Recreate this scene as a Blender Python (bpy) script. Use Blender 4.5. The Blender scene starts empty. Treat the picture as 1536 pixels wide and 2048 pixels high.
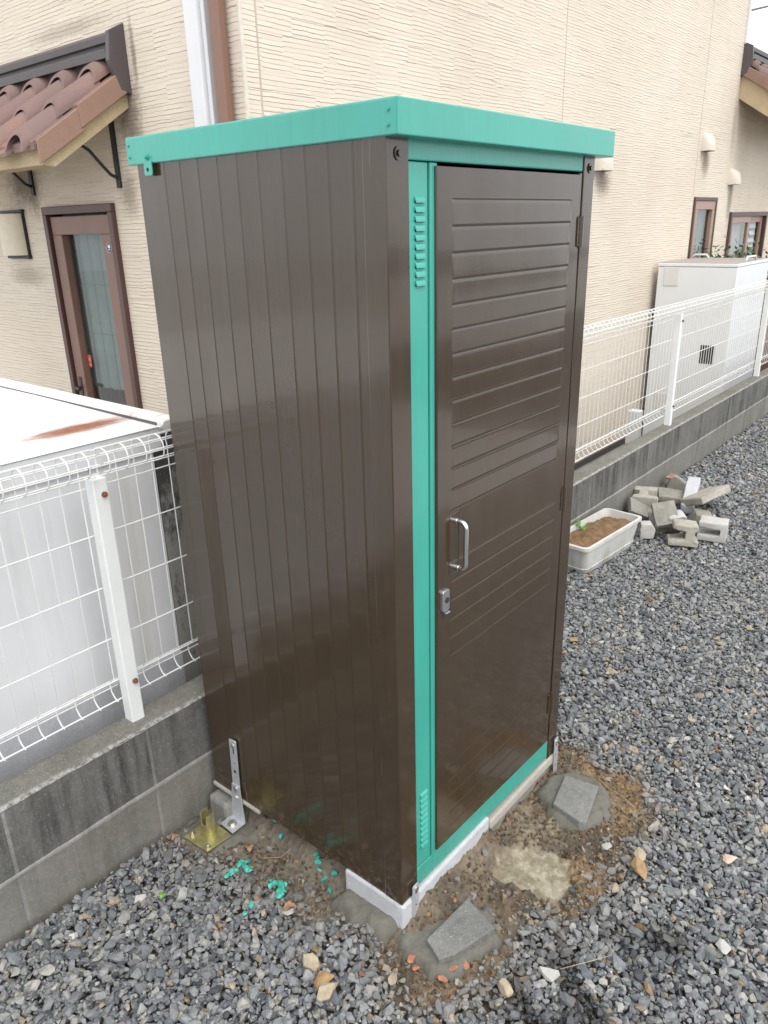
import bpy, bmesh, math, random
import numpy as np
from mathutils import Matrix, Vector
R = math.radians
random.seed(7)
rng = np.random.default_rng(11)
SC = bpy.context.scene
COL = SC.collection

# ------------------------------------------------------------------ camera
cam = bpy.data.cameras.new("camera")
cam.sensor_fit = 'VERTICAL'; cam.sensor_height = 36.0; cam.sensor_width = 27.0
cam.lens = 36.0 * 1521.6 / 2048.0
cam.clip_start = 0.05; cam.clip_end = 500
camo = bpy.data.objects.new("camera", cam); COL.objects.link(camo)
CAM = np.array([-1.0837, -0.8967, 1.5655])
RT = np.array([0.63961, -0.76830, -0.02473]); UP = np.array([0.28714, 0.20895, 0.93482]); FW = np.array([0.71305, 0.60503, -0.35426])
m = Matrix(((RT[0], UP[0], -FW[0], CAM[0]), (RT[1], UP[1], -FW[1], CAM[1]), (RT[2], UP[2], -FW[2], CAM[2]), (0, 0, 0, 1)))
camo.matrix_world = m
SC.camera = camo
SC.render.resolution_x = 768; SC.render.resolution_y = 1024

# ------------------------------------------------------------------ light
SUN_EL, SUN_AZ = R(58), R(205)          # azimuth measured clockwise from +Y
sdir = Vector((math.sin(SUN_AZ) * math.cos(SUN_EL), math.cos(SUN_AZ) * math.cos(SUN_EL), math.sin(SUN_EL)))
W = bpy.data.worlds.new("World"); SC.world = W; W.use_nodes = True
nt = W.node_tree; nt.nodes.clear()
sky = nt.nodes.new('ShaderNodeTexSky'); sky.sky_type = 'NISHITA'; sky.sun_disc = False
sky.sun_elevation = SUN_EL; sky.sun_rotation = SUN_AZ; sky.air_density = 1.0; sky.dust_density = 4.0; sky.ozone_density = 1.0
hs = nt.nodes.new('ShaderNodeHueSaturation'); hs.inputs['Saturation'].default_value = 0.22
mixc = nt.nodes.new('ShaderNodeMix'); mixc.data_type = 'RGBA'; mixc.inputs[0].default_value = 0.55
mixc.inputs[7].default_value = (12.6, 12.8, 13.2, 1)     # thin bright cloud veil over the clear sky
bg = nt.nodes.new('ShaderNodeBackground'); bg.inputs['Strength'].default_value = 0.135
wo = nt.nodes.new('ShaderNodeOutputWorld')
nt.links.new(sky.outputs[0], hs.inputs['Color']); nt.links.new(hs.outputs[0], mixc.inputs[6])
nt.links.new(mixc.outputs[2], bg.inputs['Color']); nt.links.new(bg.outputs[0], wo.inputs['Surface'])
sun = bpy.data.lights.new("sun", 'SUN'); sun.energy = 0.8; sun.angle = R(40); sun.color = (1.0, 0.95, 0.88)
suno = bpy.data.objects.new("sun", sun); COL.objects.link(suno)
suno.rotation_euler = sdir.to_track_quat('Z', 'Y').to_euler()
SC.view_settings.view_transform = 'Standard'; SC.view_settings.look = 'None'
SC.view_settings.exposure = 0.48; SC.view_settings.gamma = 1.0
SC.cycles.max_bounces = 8; SC.cycles.use_denoising = True

# ------------------------------------------------------------------ numbers taken off the place
XH, YH = 1.487, 2.03          # the house: faces towards -X and towards -Y
YW, ZW = 0.748, 0.282         # front face and top of the block wall
ZG = -0.092                   # gravel level (shed stands at 0)
ZN = -0.75                    # the neighbour's ground
SW, SD, SH = 0.785, 0.7195, 1.7013

# ------------------------------------------------------------------ noise for geometry
def vnoise(x, y, seed=0):
    x = np.asarray(x, float); y = np.asarray(y, float)
    xi = np.floor(x).astype(np.int64); yi = np.floor(y).astype(np.int64)
    fx = x - xi; fy = y - yi
    fx = fx * fx * (3 - 2 * fx); fy = fy * fy * (3 - 2 * fy)
    def h(a, b):
        n = (a * 374761393 + b * 668265263 + seed * 1442695041) & 0xFFFFFFFF
        n = ((n ^ (n >> 13)) * 1274126177) & 0xFFFFFFFF
        return ((n ^ (n >> 16)) & 0xFFFF) / 65535.0
    return (h(xi, yi) * (1 - fx) + h(xi + 1, yi) * fx) * (1 - fy) + (h(xi, yi + 1) * (1 - fx) + h(xi + 1, yi + 1) * fx) * fy
def fbm(x, y, s=1.0, oct=4, seed=0):
    v = 0; a = 0.5; t = 0
    for k in range(oct):
        v = v + a * vnoise(np.asarray(x) * s, np.asarray(y) * s, seed + k * 17); t += a; a *= 0.5; s *= 2.1
    return v / t
def sdpoly(px, py, poly):
    px = np.asarray(px, float); py = np.asarray(py, float)
    d = np.full(px.shape, 1e9); ins = np.zeros(px.shape, bool)
    n = len(poly)
    for i in range(n):
        ax, ay = poly[i]; bx, by = poly[(i + 1) % n]
        ex, ey = bx - ax, by - ay
        t = np.clip(((px - ax) * ex + (py - ay) * ey) / (ex * ex + ey * ey + 1e-12), 0, 1)
        d = np.minimum(d, (px - ax - t * ex) ** 2 + (py - ay - t * ey) ** 2)
        c = ((ay > py) != (by > py)) & (px < (bx - ax) * (py - ay) / (by - ay + 1e-15) + ax)
        ins ^= c
    return np.where(ins, -1, 1) * np.sqrt(d)

# ------------------------------------------------------------------ node helpers
class NT:
    def __init__(s, name):
        s.m = bpy.data.materials.new(name); s.m.use_nodes = True
        s.t = s.m.node_tree; s.t.nodes.clear()
        s.out = s.t.nodes.new('ShaderNodeOutputMaterial')
        s.b = s.t.nodes.new('ShaderNodeBsdfPrincipled')
        s.t.links.new(s.b.outputs[0], s.out.inputs['Surface'])
        s._co = None
    def put(s, sock, v):
        if v is None: return
        if hasattr(v, 'is_output') or isinstance(v, bpy.types.NodeSocket): s.t.links.new(v, sock)
        elif isinstance(v, (tuple, list)) and len(v) == 3 and sock.type == 'RGBA': sock.default_value = (*v, 1)
        else: sock.default_value = v
    def set(s, **k):
        for a, v in k.items():
            s.put(s.b.inputs[{'base': 'Base Color', 'rough': 'Roughness', 'metal': 'Metallic', 'normal': 'Normal', 'coat': 'Coat Weight',
                              'coatrough': 'Coat Roughness', 'spec': 'Specular IOR Level', 'sub': 'Subsurface Weight', 'alpha': 'Alpha'}[a]], v)
        return s
    def co(s):
        if s._co is None: s._co = s.t.nodes.new('ShaderNodeNewGeometry').outputs['Position']
        return s._co
    def map(s, scale=(1, 1, 1), loc=(0, 0, 0), rot=(0, 0, 0), vec=None):
        n = s.t.nodes.new('ShaderNodeMapping'); n.inputs['Scale'].default_value = scale; n.inputs['Location'].default_value = loc
        n.inputs['Rotation'].default_value = rot
        s.t.links.new(vec if vec is not None else s.co(), n.inputs['Vector']); return n.outputs[0]
    def noise(s, scale=5, detail=4, rough=0.6, vec=None, dist=0.0, col=False):
        n = s.t.nodes.new('ShaderNodeTexNoise'); n.inputs['Scale'].default_value = scale; n.inputs['Detail'].default_value = detail
        n.inputs['Roughness'].default_value = rough; n.inputs['Distortion'].default_value = dist
        s.t.links.new(vec if vec is not None else s.co(), n.inputs['Vector']); return n.outputs[1 if col else 0]
    def vor(s, scale=5, feature='F1', vec=None, out='Distance', rnd=1.0):
        n = s.t.nodes.new('ShaderNodeTexVoronoi'); n.feature = feature; n.inputs['Scale'].default_value = scale
        n.inputs['Randomness'].default_value = rnd
        s.t.links.new(vec if vec is not None else s.co(), n.inputs['Vector']); return n.outputs[out]
    def white(s, vec):
        n = s.t.nodes.new('ShaderNodeTexWhiteNoise'); n.noise_dimensions = '3D'; s.t.links.new(vec, n.inputs['Vector']); return n.outputs[0]
    def math(s, op, a, b=0.0, c=0.0, clamp=False):
        n = s.t.nodes.new('ShaderNodeMath'); n.operation = op; n.use_clamp = clamp
        for i, v in enumerate((a, b, c)): s.put(n.inputs[i], v)
        return n.outputs[0]
    def sep(s, v):
        n = s.t.nodes.new('ShaderNodeSeparateXYZ'); s.t.links.new(v, n.inputs[0]); return n.outputs
    def comb(s, x=0.0, y=0.0, z=0.0):
        n = s.t.nodes.new('ShaderNodeCombineXYZ')
        for i, v in enumerate((x, y, z)): s.put(n.inputs[i], v)
        return n.outputs[0]
    def ramp(s, fac, stops, interp='LINEAR'):
        n = s.t.nodes.new('ShaderNodeValToRGB'); n.color_ramp.interpolation = interp
        e = n.color_ramp.elements
        while len(e) < len(stops): e.new(0.5)
        for el, (p, c) in zip(e, stops):
            el.position = p; el.color = (c, c, c, 1) if isinstance(c, (int, float)) else (*c, 1)
        s.put(n.inputs[0], fac); return n.outputs[0]
    def mr(s, v, a, b, c=0.0, d=1.0, smooth=True):
        n = s.t.nodes.new('ShaderNodeMapRange'); n.interpolation_type = 'SMOOTHSTEP' if smooth else 'LINEAR'
        for i, q in enumerate((v, a, b, c, d)): s.put(n.inputs[i], q)
        return n.outputs[0]
    def mix(s, fac, a, b, mode='MIX'):
        n = s.t.nodes.new('ShaderNodeMix'); n.data_type = 'RGBA'; n.blend_type = mode
        s.put(n.inputs[0], fac); s.put(n.inputs[6], a); s.put(n.inputs[7], b); return n.outputs[2]
    def bump(s, h, strength=0.5, dist=0.01, normal=None):
        n = s.t.nodes.new('ShaderNodeBump'); n.inputs['Strength'].default_value = strength; n.inputs['Distance'].default_value = dist
        s.t.links.new(h, n.inputs['Height'])
        if normal is not None: s.t.links.new(normal, n.inputs['Normal'])
        return n.outputs[0]
    def attr(s, name):
        n = s.t.nodes.new('ShaderNodeAttribute'); n.attribute_name = name; return n.outputs

M = {}
def simple(name, base, rough=0.5, metal=0.0, vary=0.12, vscale=14, bump=0.0, bscale=200, **k):
    n = NT(name)
    f = n.noise(vscale, 5, 0.65)
    lo = tuple(c * (1 - vary) for c in base); hi = tuple(min(1, c * (1 + vary)) for c in base)
    n.set(base=n.ramp(f, [(0.3, lo), (0.7, hi)]), rough=rough, metal=metal, **k)
    if bump: n.set(normal=n.bump(n.noise(bscale, 3), bump, 0.002))
    M[name] = n.m; return n

def paint(name, base, rough, drift, peel=0.10, coat=0.5):
    # brush- and roller-painted sheet metal: orange peel, brush streaks, slightly wavy panel, dust specks
    n = NT(name)
    f = n.noise(3.0, 4, 0.6); st = n.noise(14, 3, 0.6, vec=n.map((6, 6, 0.35)))
    c = n.ramp(n.math('ADD', n.math('MULTIPLY', f, 0.6), n.math('MULTIPLY', st, 0.4)), [(0.3, tuple(x * (1 - drift) for x in base)), (0.7, tuple(x * (1 + drift) for x in base))])
    speck = n.mr(n.noise(420, 2, 0.5), 0.70, 0.78, 0.0, 0.35)
    patch = n.mr(n.noise(9, 3, 0.6), 0.52, 0.68)
    c = n.mix(n.math('MULTIPLY', speck, patch), c, tuple(min(1, x * 2.2 + 0.05) for x in base))
    scuff = n.mr(n.noise(1.0, 3, 0.6, vec=n.map((120, 120, 5))), 0.70, 0.76, 0.0, 0.45)
    c = n.mix(n.math('MULTIPLY', scuff, n.mr(n.noise(5, 3, 0.6), 0.50, 0.66)), c, tuple(min(1, x * 1.8 + 0.06) for x in base))
    px_, py_, pz_ = n.sep(n.co())       # mud splashed up from the ground
    mud = n.math('MULTIPLY', n.mr(pz_, 0.0, 0.14, 0.38, 0.0), n.mr(n.noise(46, 4, 0.75), 0.50, 0.64))
    c = n.mix(mud, c, (0.17, 0.14, 0.105))
    rr = n.mr(n.math('ADD', n.math('MULTIPLY', st, 0.5), n.math('MULTIPLY', f, 0.5)), 0.3, 0.7, rough * 0.75, rough * 1.3)
    b1 = n.bump(n.noise(2.2, 2, 0.5, vec=n.map((1.6, 1.6, 0.7))), 0.20, 0.05)
    b2 = n.bump(n.noise(170, 2, 0.5), peel, 0.0012, b1)
    b3 = n.bump(st, 0.04, 0.0012, b2)
    n.set(base=c, rough=rr, normal=b3, coat=coat, coatrough=0.07)
    M[name] = n.m
paint('brown_paint', (0.046, 0.0300, 0.0165), 0.19, 0.16)
paint('teal_paint', (0.046, 0.365, 0.290), 0.36, 0.12, coat=0.25)

def siding(name, axis, stains):
    n = NT(name)
    x, y, z = n.sep(n.co())
    u = x if axis == 'x' else y
    uv = n.comb(u, z, 0.0)
    warp2 = n.noise(1.0, 4, 0.7, vec=n.map((22, 20, 1), vec=uv))
    wob = n.noise(1.0, 2, 0.5, vec=n.map((1.6, 3.0, 1), vec=uv))
    zz = n.math('ADD', n.math('MULTIPLY', z, 50.0), n.math('MULTIPLY', wob, 0.7))
    zz = n.math('ADD', zz, n.math('MULTIPLY', warp2, 0.55))
    big = n.math('FLOOR', n.math('MULTIPLY', zz, 0.25))                      # slabs of four layers
    wb = n.white(n.comb(big, 5.3, 0.0)); wb2 = n.white(n.comb(big, 7.9, 2.0))
    cu = n.math('FLOOR', n.math('ADD', n.math('MULTIPLY', u, n.math('ADD', 2.6, n.math('MULTIPLY', wb2, 2.6))), n.math('MULTIPLY', wb, 13.0)))
    off = n.white(n.comb(cu, big, 4.4))
    zr = n.math('ADD', zz, off)
    row = n.math('FLOOR', zr); f = n.math('FRACT', zr)
    wr = n.white(n.comb(row, 3.1, cu))
    seg = n.math('FLOOR', n.math('ADD', n.math('MULTIPLY', u, n.math('ADD', 3.5, n.math('MULTIPLY', wr, 5.0))), n.math('MULTIPLY', wr, 19.0)))
    amp = n.white(n.comb(row, seg, 1.7))
    amp = n.math('ADD', n.math('MULTIPLY', amp, 0.85), 0.15)
    prof = n.math('MULTIPLY', n.math('SUBTRACT', 1.0, f), amp)
    rise = n.mr(f, 0.0, 0.16)
    prof = n.math('MULTIPLY', prof, rise)
    grain = n.noise(190, 3, 0.7, vec=uv)
    h = n.math('ADD', prof, n.math('MULTIPLY', grain, 0.22))
    crev_shade = n.math('MULTIPLY', n.mr(f, 0.0, 0.22, 1.0, 0.0), n.mr(amp, 0.25, 0.8))
    fl = n.noise(1.3, 4, 0.6)
    c = n.ramp(fl, [(0.3, (0.635, 0.56, 0.458)), (0.7, (0.705, 0.632, 0.53))])
    c = n.mix(n.math('MULTIPLY', crev_shade, 0.36), c, (0.22, 0.17, 0.12))  # groove shade painted into the siding colour
    pit = n.mr(n.noise(330, 2, 0.5, vec=uv), 0.69, 0.74, 0.0, 0.5)
    c = n.mix(pit, c, (0.24, 0.18, 0.12))
    sn = n.noise(30, 4, 0.7)
    for (su, sz, ru, rz, amt) in stains:     # soot and run-off marks
        du = n.math('DIVIDE', n.math('SUBTRACT', u, su), ru); dz = n.math('DIVIDE', n.math('SUBTRACT', z, sz), rz)
        r = n.math('SQRT', n.math('ADD', n.math('MULTIPLY', du, du), n.math('MULTIPLY', dz, dz)))
        k = n.mr(n.math('ADD', r, n.math('MULTIPLY', n.math('SUBTRACT', sn, 0.5), 0.9)), 0.15, 1.0, amt, 0.0)
        c = n.mix(k, c, (0.10, 0.075, 0.05))
    n.set(base=c, rough=0.85, spec=0.25, normal=n.bump(h, 0.85, 0.0045))
    M[name] = n.m
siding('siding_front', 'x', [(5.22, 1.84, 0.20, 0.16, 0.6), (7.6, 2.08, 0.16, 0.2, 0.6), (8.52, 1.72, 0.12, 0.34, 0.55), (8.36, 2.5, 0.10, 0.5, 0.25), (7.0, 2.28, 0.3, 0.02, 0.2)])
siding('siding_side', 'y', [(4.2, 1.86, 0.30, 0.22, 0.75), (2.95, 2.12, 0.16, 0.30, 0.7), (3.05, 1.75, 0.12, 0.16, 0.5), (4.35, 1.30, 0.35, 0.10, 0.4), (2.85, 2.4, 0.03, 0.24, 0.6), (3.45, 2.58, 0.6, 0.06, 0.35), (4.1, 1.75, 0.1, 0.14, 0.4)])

def concrete(name, lo, hi, streak=0.0, dark=(0.03, 0.03, 0.028), bumps=0.35, moss=0.0, speck=0.35):
    n = NT(name)
    a = n.noise(7, 6, 0.7); b = n.noise(60, 4, 0.7); sp = n.noise(260, 2, 0.6)
    c = n.ramp(n.math('ADD', n.math('MULTIPLY', a, 0.6), n.math('MULTIPLY', b, 0.4)), [(0.32, lo), (0.68, hi)])
    if streak:
        s1 = n.noise(1.0, 5, 0.7, vec=n.map((16, 16, 1.6)))
        s2 = n.noise(3.0, 4, 0.6)
        c = n.mix(n.math('MULTIPLY', n.mr(s1, 0.40, 0.66), n.math('MULTIPLY', n.mr(s2, 0.3, 0.62), streak)), c, dark)
    if moss:
        c = n.mix(n.math('MULTIPLY', n.mr(n.noise(4, 5, 0.7), 0.45, 0.7), moss), c, (0.10, 0.10, 0.055))
    c = n.mix(n.mr(sp, 0.62, 0.72, 0.0, speck), c, tuple(min(1, x * 2.2) for x in hi))
    c = n.mix(n.mr(sp, 0.30, 0.38, speck, 0.0), c, tuple(x * 0.4 for x in lo))
    if name == 'wall_top':      # weathered pale arris along the front edge
        px_, py_, pz_ = n.sep(n.co())
        c = n.mix(n.math('MULTIPLY', n.mr(py_, YW + 0.004, YW + 0.016, 0.85, 0.0), n.mr(b, 0.40, 0.60)), c, (0.42, 0.415, 0.40))
    h = n.math('ADD', n.math('MULTIPLY', b, 0.6), n.math('MULTIPLY', n.noise(330, 3, 0.7), 0.5))
    n.set(base=c, rough=0.92, spec=0.2, normal=n.bump(h, bumps, 0.004))
    M[name] = n.m
concrete('wall_block_upper', (0.115, 0.114, 0.107), (0.205, 0.202, 0.188), 0.9, (0.042, 0.042, 0.040), 0.7, speck=0.5)
concrete('wall_block_lower', (0.17, 0.167, 0.148), (0.26, 0.25, 0.225), 0.5, (0.085, 0.083, 0.072), 0.6, 0.2)
concrete('wall_mortar', (0.17, 0.167, 0.155), (0.36, 0.35, 0.33), 0.75, (0.09, 0.09, 0.085), 0.6)
concrete('bed_mortar', (0.24, 0.235, 0.22), (0.42, 0.41, 0.39), 0.6, (0.13, 0.13, 0.12), 0.6)
concrete('wall_top', (0.12, 0.118, 0.105), (0.24, 0.235, 0.21), 0.0, bumps=0.9, moss=0.3, speck=0.8)
concrete('paver', (0.135, 0.135, 0.127), (0.255, 0.254, 0.24), 0.0, bumps=0.8, speck=0.6)
concrete('light_block', (0.40, 0.395, 0.37), (0.55, 0.54, 0.51), 0.0, bumps=0.45)
concrete('grey_block', (0.22, 0.215, 0.19), (0.36, 0.345, 0.305), 0.25, (0.08, 0.075, 0.06), 0.6, 0.3)
concrete('tan_block', (0.33, 0.31, 0.265), (0.48, 0.455, 0.40), 0.2, (0.13, 0.115, 0.09), 0.6, 0.3)
concrete('new_concrete', (0.42, 0.43, 0.45), (0.56, 0.57, 0.585), 0.0, bumps=0.4, speck=0.25)
concrete('beige_concrete', (0.34, 0.32, 0.28), (0.46, 0.43, 0.38), 0.0, bumps=0.4, speck=0.3)
concrete('stained_post', (0.20, 0.20, 0.185), (0.33, 0.325, 0.305), 0.5, (0.05, 0.05, 0.045), 0.5)
concrete('house_base', (0.42, 0.43, 0.45), (0.52, 0.53, 0.55), 0.15, (0.2, 0.2, 0.2), 0.2)
concrete('cream_stucco', (0.46, 0.36, 0.225), (0.58, 0.47, 0.31), 0.0, bumps=0.8, speck=0.55)
concrete('mortar', (0.115, 0.112, 0.095), (0.185, 0.178, 0.152), 0.0, bumps=0.5, speck=0.2, moss=0.2)

def attrmat(name, rough=0.85, bumps=0.5, bscale=140, wet=False, var=0.35):
    n = NT(name)
    at = n.attr('Col')
    v = n.noise(90, 4, 0.7)
    c = n.mix(1.0, at[0], n.ramp(v, [(0.25, 1 - var), (0.75, 1 + 0.2)]), 'MULTIPLY')
    n.set(base=c, rough=n.mr(at[3], 0.0, 1.0, rough, 0.32) if wet else rough, spec=0.3 if not wet else 0.4, normal=n.bump(n.noise(bscale, 4, 0.7), bumps, 0.004))
    M[name] = n.m
attrmat('gravel_stone', 0.80, 0.35, 160, True)
attrmat('soil', 0.95, 0.9, 210, True)

n = NT('ground')
v1 = n.vor(55, out='Color'); d1 = n.vor(55, 'DISTANCE_TO_EDGE')
g = n.ramp(n.sep(v1)[0], [(0.0, (0.12, 0.126, 0.135)), (0.5, (0.20, 0.207, 0.212)), (0.8, (0.27, 0.268, 0.25)), (1.0, (0.33, 0.29, 0.22))])
g = n.mix(n.mr(d1, 0.0, 0.12, 0.8, 0.0), g, (0.03, 0.03, 0.03))
n.set(base=g, rough=0.9, normal=n.bump(n.math('ADD', d1, n.math('MULTIPLY', n.sep(v1)[1], 0.6)), 1.0, 0.02)); M['ground'] = n.m
simple('yard_soil', (0.15, 0.14, 0.12), 0.95, 0, 0.2, 6, 0.6, 60)
simple('reflect_ground_dark', (0.06, 0.06, 0.06), 0.85, 0, 0.15, 6, 0.6, 90)  # dark colour of the ground strip added for reflections
simple('reflect_ground', (0.50, 0.49, 0.47), 0.9, 0, 0.12, 2, 0.4, 60)  # pale colour of the ground patches added for reflections

# rusty white-painted sheet steel of the store behind the fence
n = NT('white_steel_roof')
x, y, z = n.sep(n.co())
base = n.ramp(n.noise(3, 5, 0.7), [(0.3, (0.74, 0.73, 0.71)), (0.7, (0.84, 0.83, 0.81))])
dirt = n.mr(n.noise(1.0, 5, 0.75, vec=n.map((7, 26, 10))), 0.50, 0.72, 0.0, 0.6)
c = n.mix(dirt, base, (0.46, 0.39, 0.33))
dx = n.math('DIVIDE', n.math('SUBTRACT', x, -0.03), 0.19); dy = n.math('DIVIDE', n.math('SUBTRACT', y, n.math('ADD', 1.120, n.math('MULTIPLY', x, 0.02))), 0.060)
rr = n.math('SQRT', n.math('ADD', n.math('MULTIPLY', dx, dx), n.math('MULTIPLY', dy, dy)))
rn = n.noise(1.0, 5, 0.75, vec=n.map((14, 60, 20)))
k = n.mr(n.math('ADD', rr, n.math('MULTIPLY', n.math('SUBTRACT', rn, 0.5), 1.1)), 0.40, 1.15, 1.0, 0.0)
c = n.mix(k, c, n.ramp(n.noise(40, 4, 0.7), [(0.3, (0.20, 0.075, 0.045)), (0.7, (0.34, 0.15, 0.085))]))
n.set(base=c, rough=0.55, normal=n.bump(n.noise(80, 3), 0.15, 0.002)); M['white_steel_roof'] = n.m
n = NT('white_steel_side')
s1 = n.noise(1.0, 4, 0.6, vec=n.map((5, 5, 0.6)))
c = n.ramp(n.noise(2, 4, 0.6), [(0.3, (0.68, 0.695, 0.715)), (0.7, (0.75, 0.76, 0.775))])
c = n.mix(n.mr(s1, 0.5, 0.72, 0.0, 0.35), c, (0.50, 0.46, 0.36))
n.set(base=c, rough=0.5, normal=n.bump(n.noise(4, 2), 0.15, 0.02)); M['white_steel_side'] = n.m
n = NT('stained_white_steel')
x, y, z = n.sep(n.co())
s1 = n.noise(1.0, 6, 0.8, vec=n.map((40, 40, 14)))
top = n.mr(z, 0.62, 1.02, 0.0, 0.30)
c = n.mix(n.mr(n.math('ADD', s1, top), 0.52, 0.72), (0.30, 0.295, 0.27), (0.065, 0.063, 0.058))
n.set(base=c, rough=0.6); M['stained_white_steel'] = n.m

simple('white_wire', (0.80, 0.80, 0.78), 0.35, 0, 0.04)
simple('white_post', (0.80, 0.82, 0.81), 0.4, 0, 0.05, 8)
simple('rust', (0.20, 0.075, 0.045), 0.8, 0, 0.4, 120)
simple('galvanised', (0.60, 0.62, 0.66), 0.42, 0.55, 0.10, 90, 0.1)
simple('bolt_steel', (0.55, 0.53, 0.47), 0.35, 0.9, 0.2, 60)
simple('yellow_zinc', (0.46, 0.42, 0.20), 0.38, 0.65, 0.35, 26)
simple('chrome', (0.78, 0.78, 0.78), 0.16, 1.0, 0.04)
simple('lock_steel', (0.42, 0.42, 0.43), 0.35, 0.8, 0.1, 60)
simple('black_hole', (0.012, 0.012, 0.012), 0.8, 0, 0.0)
simple('iron_black', (0.018, 0.019, 0.024), 0.5, 0, 0.2)
simple('flashing', (0.085, 0.072, 0.075), 0.45, 0, 0.10, 5)
simple('aluminium_brown', (0.20, 0.112, 0.084), 0.42, 0, 0.07, 6)
simple('aluminium_brown_lit', (0.34, 0.225, 0.165), 0.42, 0, 0.06, 6)  # brown sash aluminium with the brighter light on the front put into its colour
simple('aluminium_dark', (0.085, 0.042, 0.034), 0.45, 0, 0.1, 6)
simple('downspout_brown', (0.215, 0.118, 0.083), 0.4, 0, 0.06, 4)
simple('pvc_grey', (0.66, 0.67, 0.68), 0.4, 0, 0.04, 4)
simple('hood_cream', (0.66, 0.60, 0.51), 0.45, 0, 0.06, 10)
simple('corner_lit_cream', (0.68, 0.62, 0.53), 0.8, 0, 0.1, 30)
simple('sealant', (0.50, 0.43, 0.34), 0.7, 0, 0.05)
simple('unit_white', (0.76, 0.785, 0.795), 0.45, 0, 0.03, 3)
simple('unit_top', (0.36, 0.32, 0.29), 0.7, 0, 0.2, 30)
simple('unit_panel', (0.70, 0.69, 0.66), 0.5, 0, 0.03)
simple('lamp_cream', (0.66, 0.60, 0.46), 0.45, 0, 0.06, 20)
n = NT('planter_plastic')
px_, py_, pz_ = n.sep(n.co())
c = n.ramp(n.noise(9, 5, 0.7), [(0.3, (0.52, 0.525, 0.49)), (0.7, (0.64, 0.64, 0.61))])
dirt = n.math('MULTIPLY', n.mr(pz_, -0.09, 0.03, 0.75, 0.1), n.mr(n.noise(1.0, 5, 0.7, vec=n.map((20, 20, 7))), 0.36, 0.66))
n.set(base=n.mix(dirt, c, (0.22, 0.21, 0.165)), rough=0.55); M['planter_plastic'] = n.m
simple('leaf_green', (0.13, 0.36, 0.045), 0.5, 0, 0.3, 40)
simple('shrub_leaf', (0.085, 0.135, 0.06), 0.5, 0, 0.5, 20)
simple('dry_leaf', (0.36, 0.21, 0.12), 0.7, 0, 0.3, 60)
simple('twig', (0.34, 0.27, 0.19), 0.8, 0, 0.3, 60)
simple('teal_stone', (0.062, 0.385, 0.305), 0.5, 0, 0.4, 60, 0.6)
simple('orange_chip', (0.33, 0.145, 0.08), 0.8, 0, 0.3, 60, 0.4)
simple('tan_stone', (0.37, 0.31, 0.22), 0.85, 0, 0.25, 40, 0.5)
simple('ochre_stone', (0.31, 0.20, 0.10), 0.85, 0, 0.25, 40, 0.5)
simple('white_stone', (0.42, 0.41, 0.39), 0.7, 0, 0.12, 40, 0.4)
simple('pink_stone', (0.62, 0.43, 0.35), 0.7, 0, 0.2, 40, 0.4)
simple('curtain', (0.20, 0.25, 0.245), 0.8, 0, 0.15, 3)
simple('pale_room', (0.42, 0.43, 0.42), 0.8, 0, 0.1, 3)
simple('roller_blind', (0.40, 0.39, 0.36), 0.6, 0, 0.05, 3)
simple('interior_dark', (0.03, 0.032, 0.032), 0.9, 0, 0.0)
simple('sticker_white', (0.80, 0.80, 0.78), 0.5, 0, 0.0)
simple('sticker_dark', (0.03, 0.028, 0.026), 0.5, 0, 0.0)
simple('sticker_red', (0.60, 0.10, 0.07), 0.5, 0, 0.0)
simple('red_paint', (0.34, 0.18, 0.15), 0.8, 0, 0.3, 50)
simple('bark', (0.09, 0.065, 0.045), 0.9, 0, 0.3, 60)
simple('cable', (0.03, 0.03, 0.03), 0.5)
simple('house_roof', (0.16, 0.11, 0.095), 0.8, 0, 0.2)
n = NT('terracotta')
f = n.noise(2.6, 4, 0.6); g2 = n.noise(220, 3, 0.7)
c = n.ramp(f, [(0.32, (0.205, 0.145, 0.135)), (0.58, (0.25, 0.172, 0.155)), (0.74, (0.33, 0.18, 0.135))])
c = n.mix(n.mr(g2, 0.35, 0.65, 0.25, 0.0), c, (0.12, 0.07, 0.06))
n.set(base=c, rough=0.85, spec=0.2, normal=n.bump(g2, 0.4, 0.002)); M['terracotta'] = n.m
n = NT('verge_terracotta')
f = n.noise(5, 4, 0.6); g2 = n.noise(220, 3, 0.7)
c = n.ramp(f, [(0.3, (0.28, 0.18, 0.14)), (0.7, (0.34, 0.225, 0.175))])
c = n.mix(n.mr(g2, 0.35, 0.6, 0.3, 0.0), c, (0.17, 0.09, 0.065))
n.set(base=c, rough=0.85, spec=0.2, normal=n.bump(g2, 0.4, 0.002)); M['verge_terracotta'] = n.m
n = NT('glass')
n.t.nodes.remove(n.b)
tr = n.t.nodes.new('ShaderNodeBsdfTransparent'); tr.inputs[0].default_value = (0.80, 0.87, 0.86, 1)
gl = n.t.nodes.new('ShaderNodeBsdfGlossy'); gl.inputs['Roughness'].default_value = 0.02
lw = n.t.nodes.new('ShaderNodeLayerWeight'); lw.inputs[0].default_value = 0.5
ff = n.math('ADD', n.math('MULTIPLY', n.math('POWER', lw.outputs['Facing'], 4.0), 0.9), 0.07, clamp=True)
mx = n.t.nodes.new('ShaderNodeMixShader')
n.t.links.new(ff, mx.inputs[0]); n.t.links.new(tr.outputs[0], mx.inputs[1]); n.t.links.new(gl.outputs[0], mx.inputs[2])
n.t.links.new(mx.outputs[0], n.out.inputs['Surface']); M['glass'] = n.m

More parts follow.
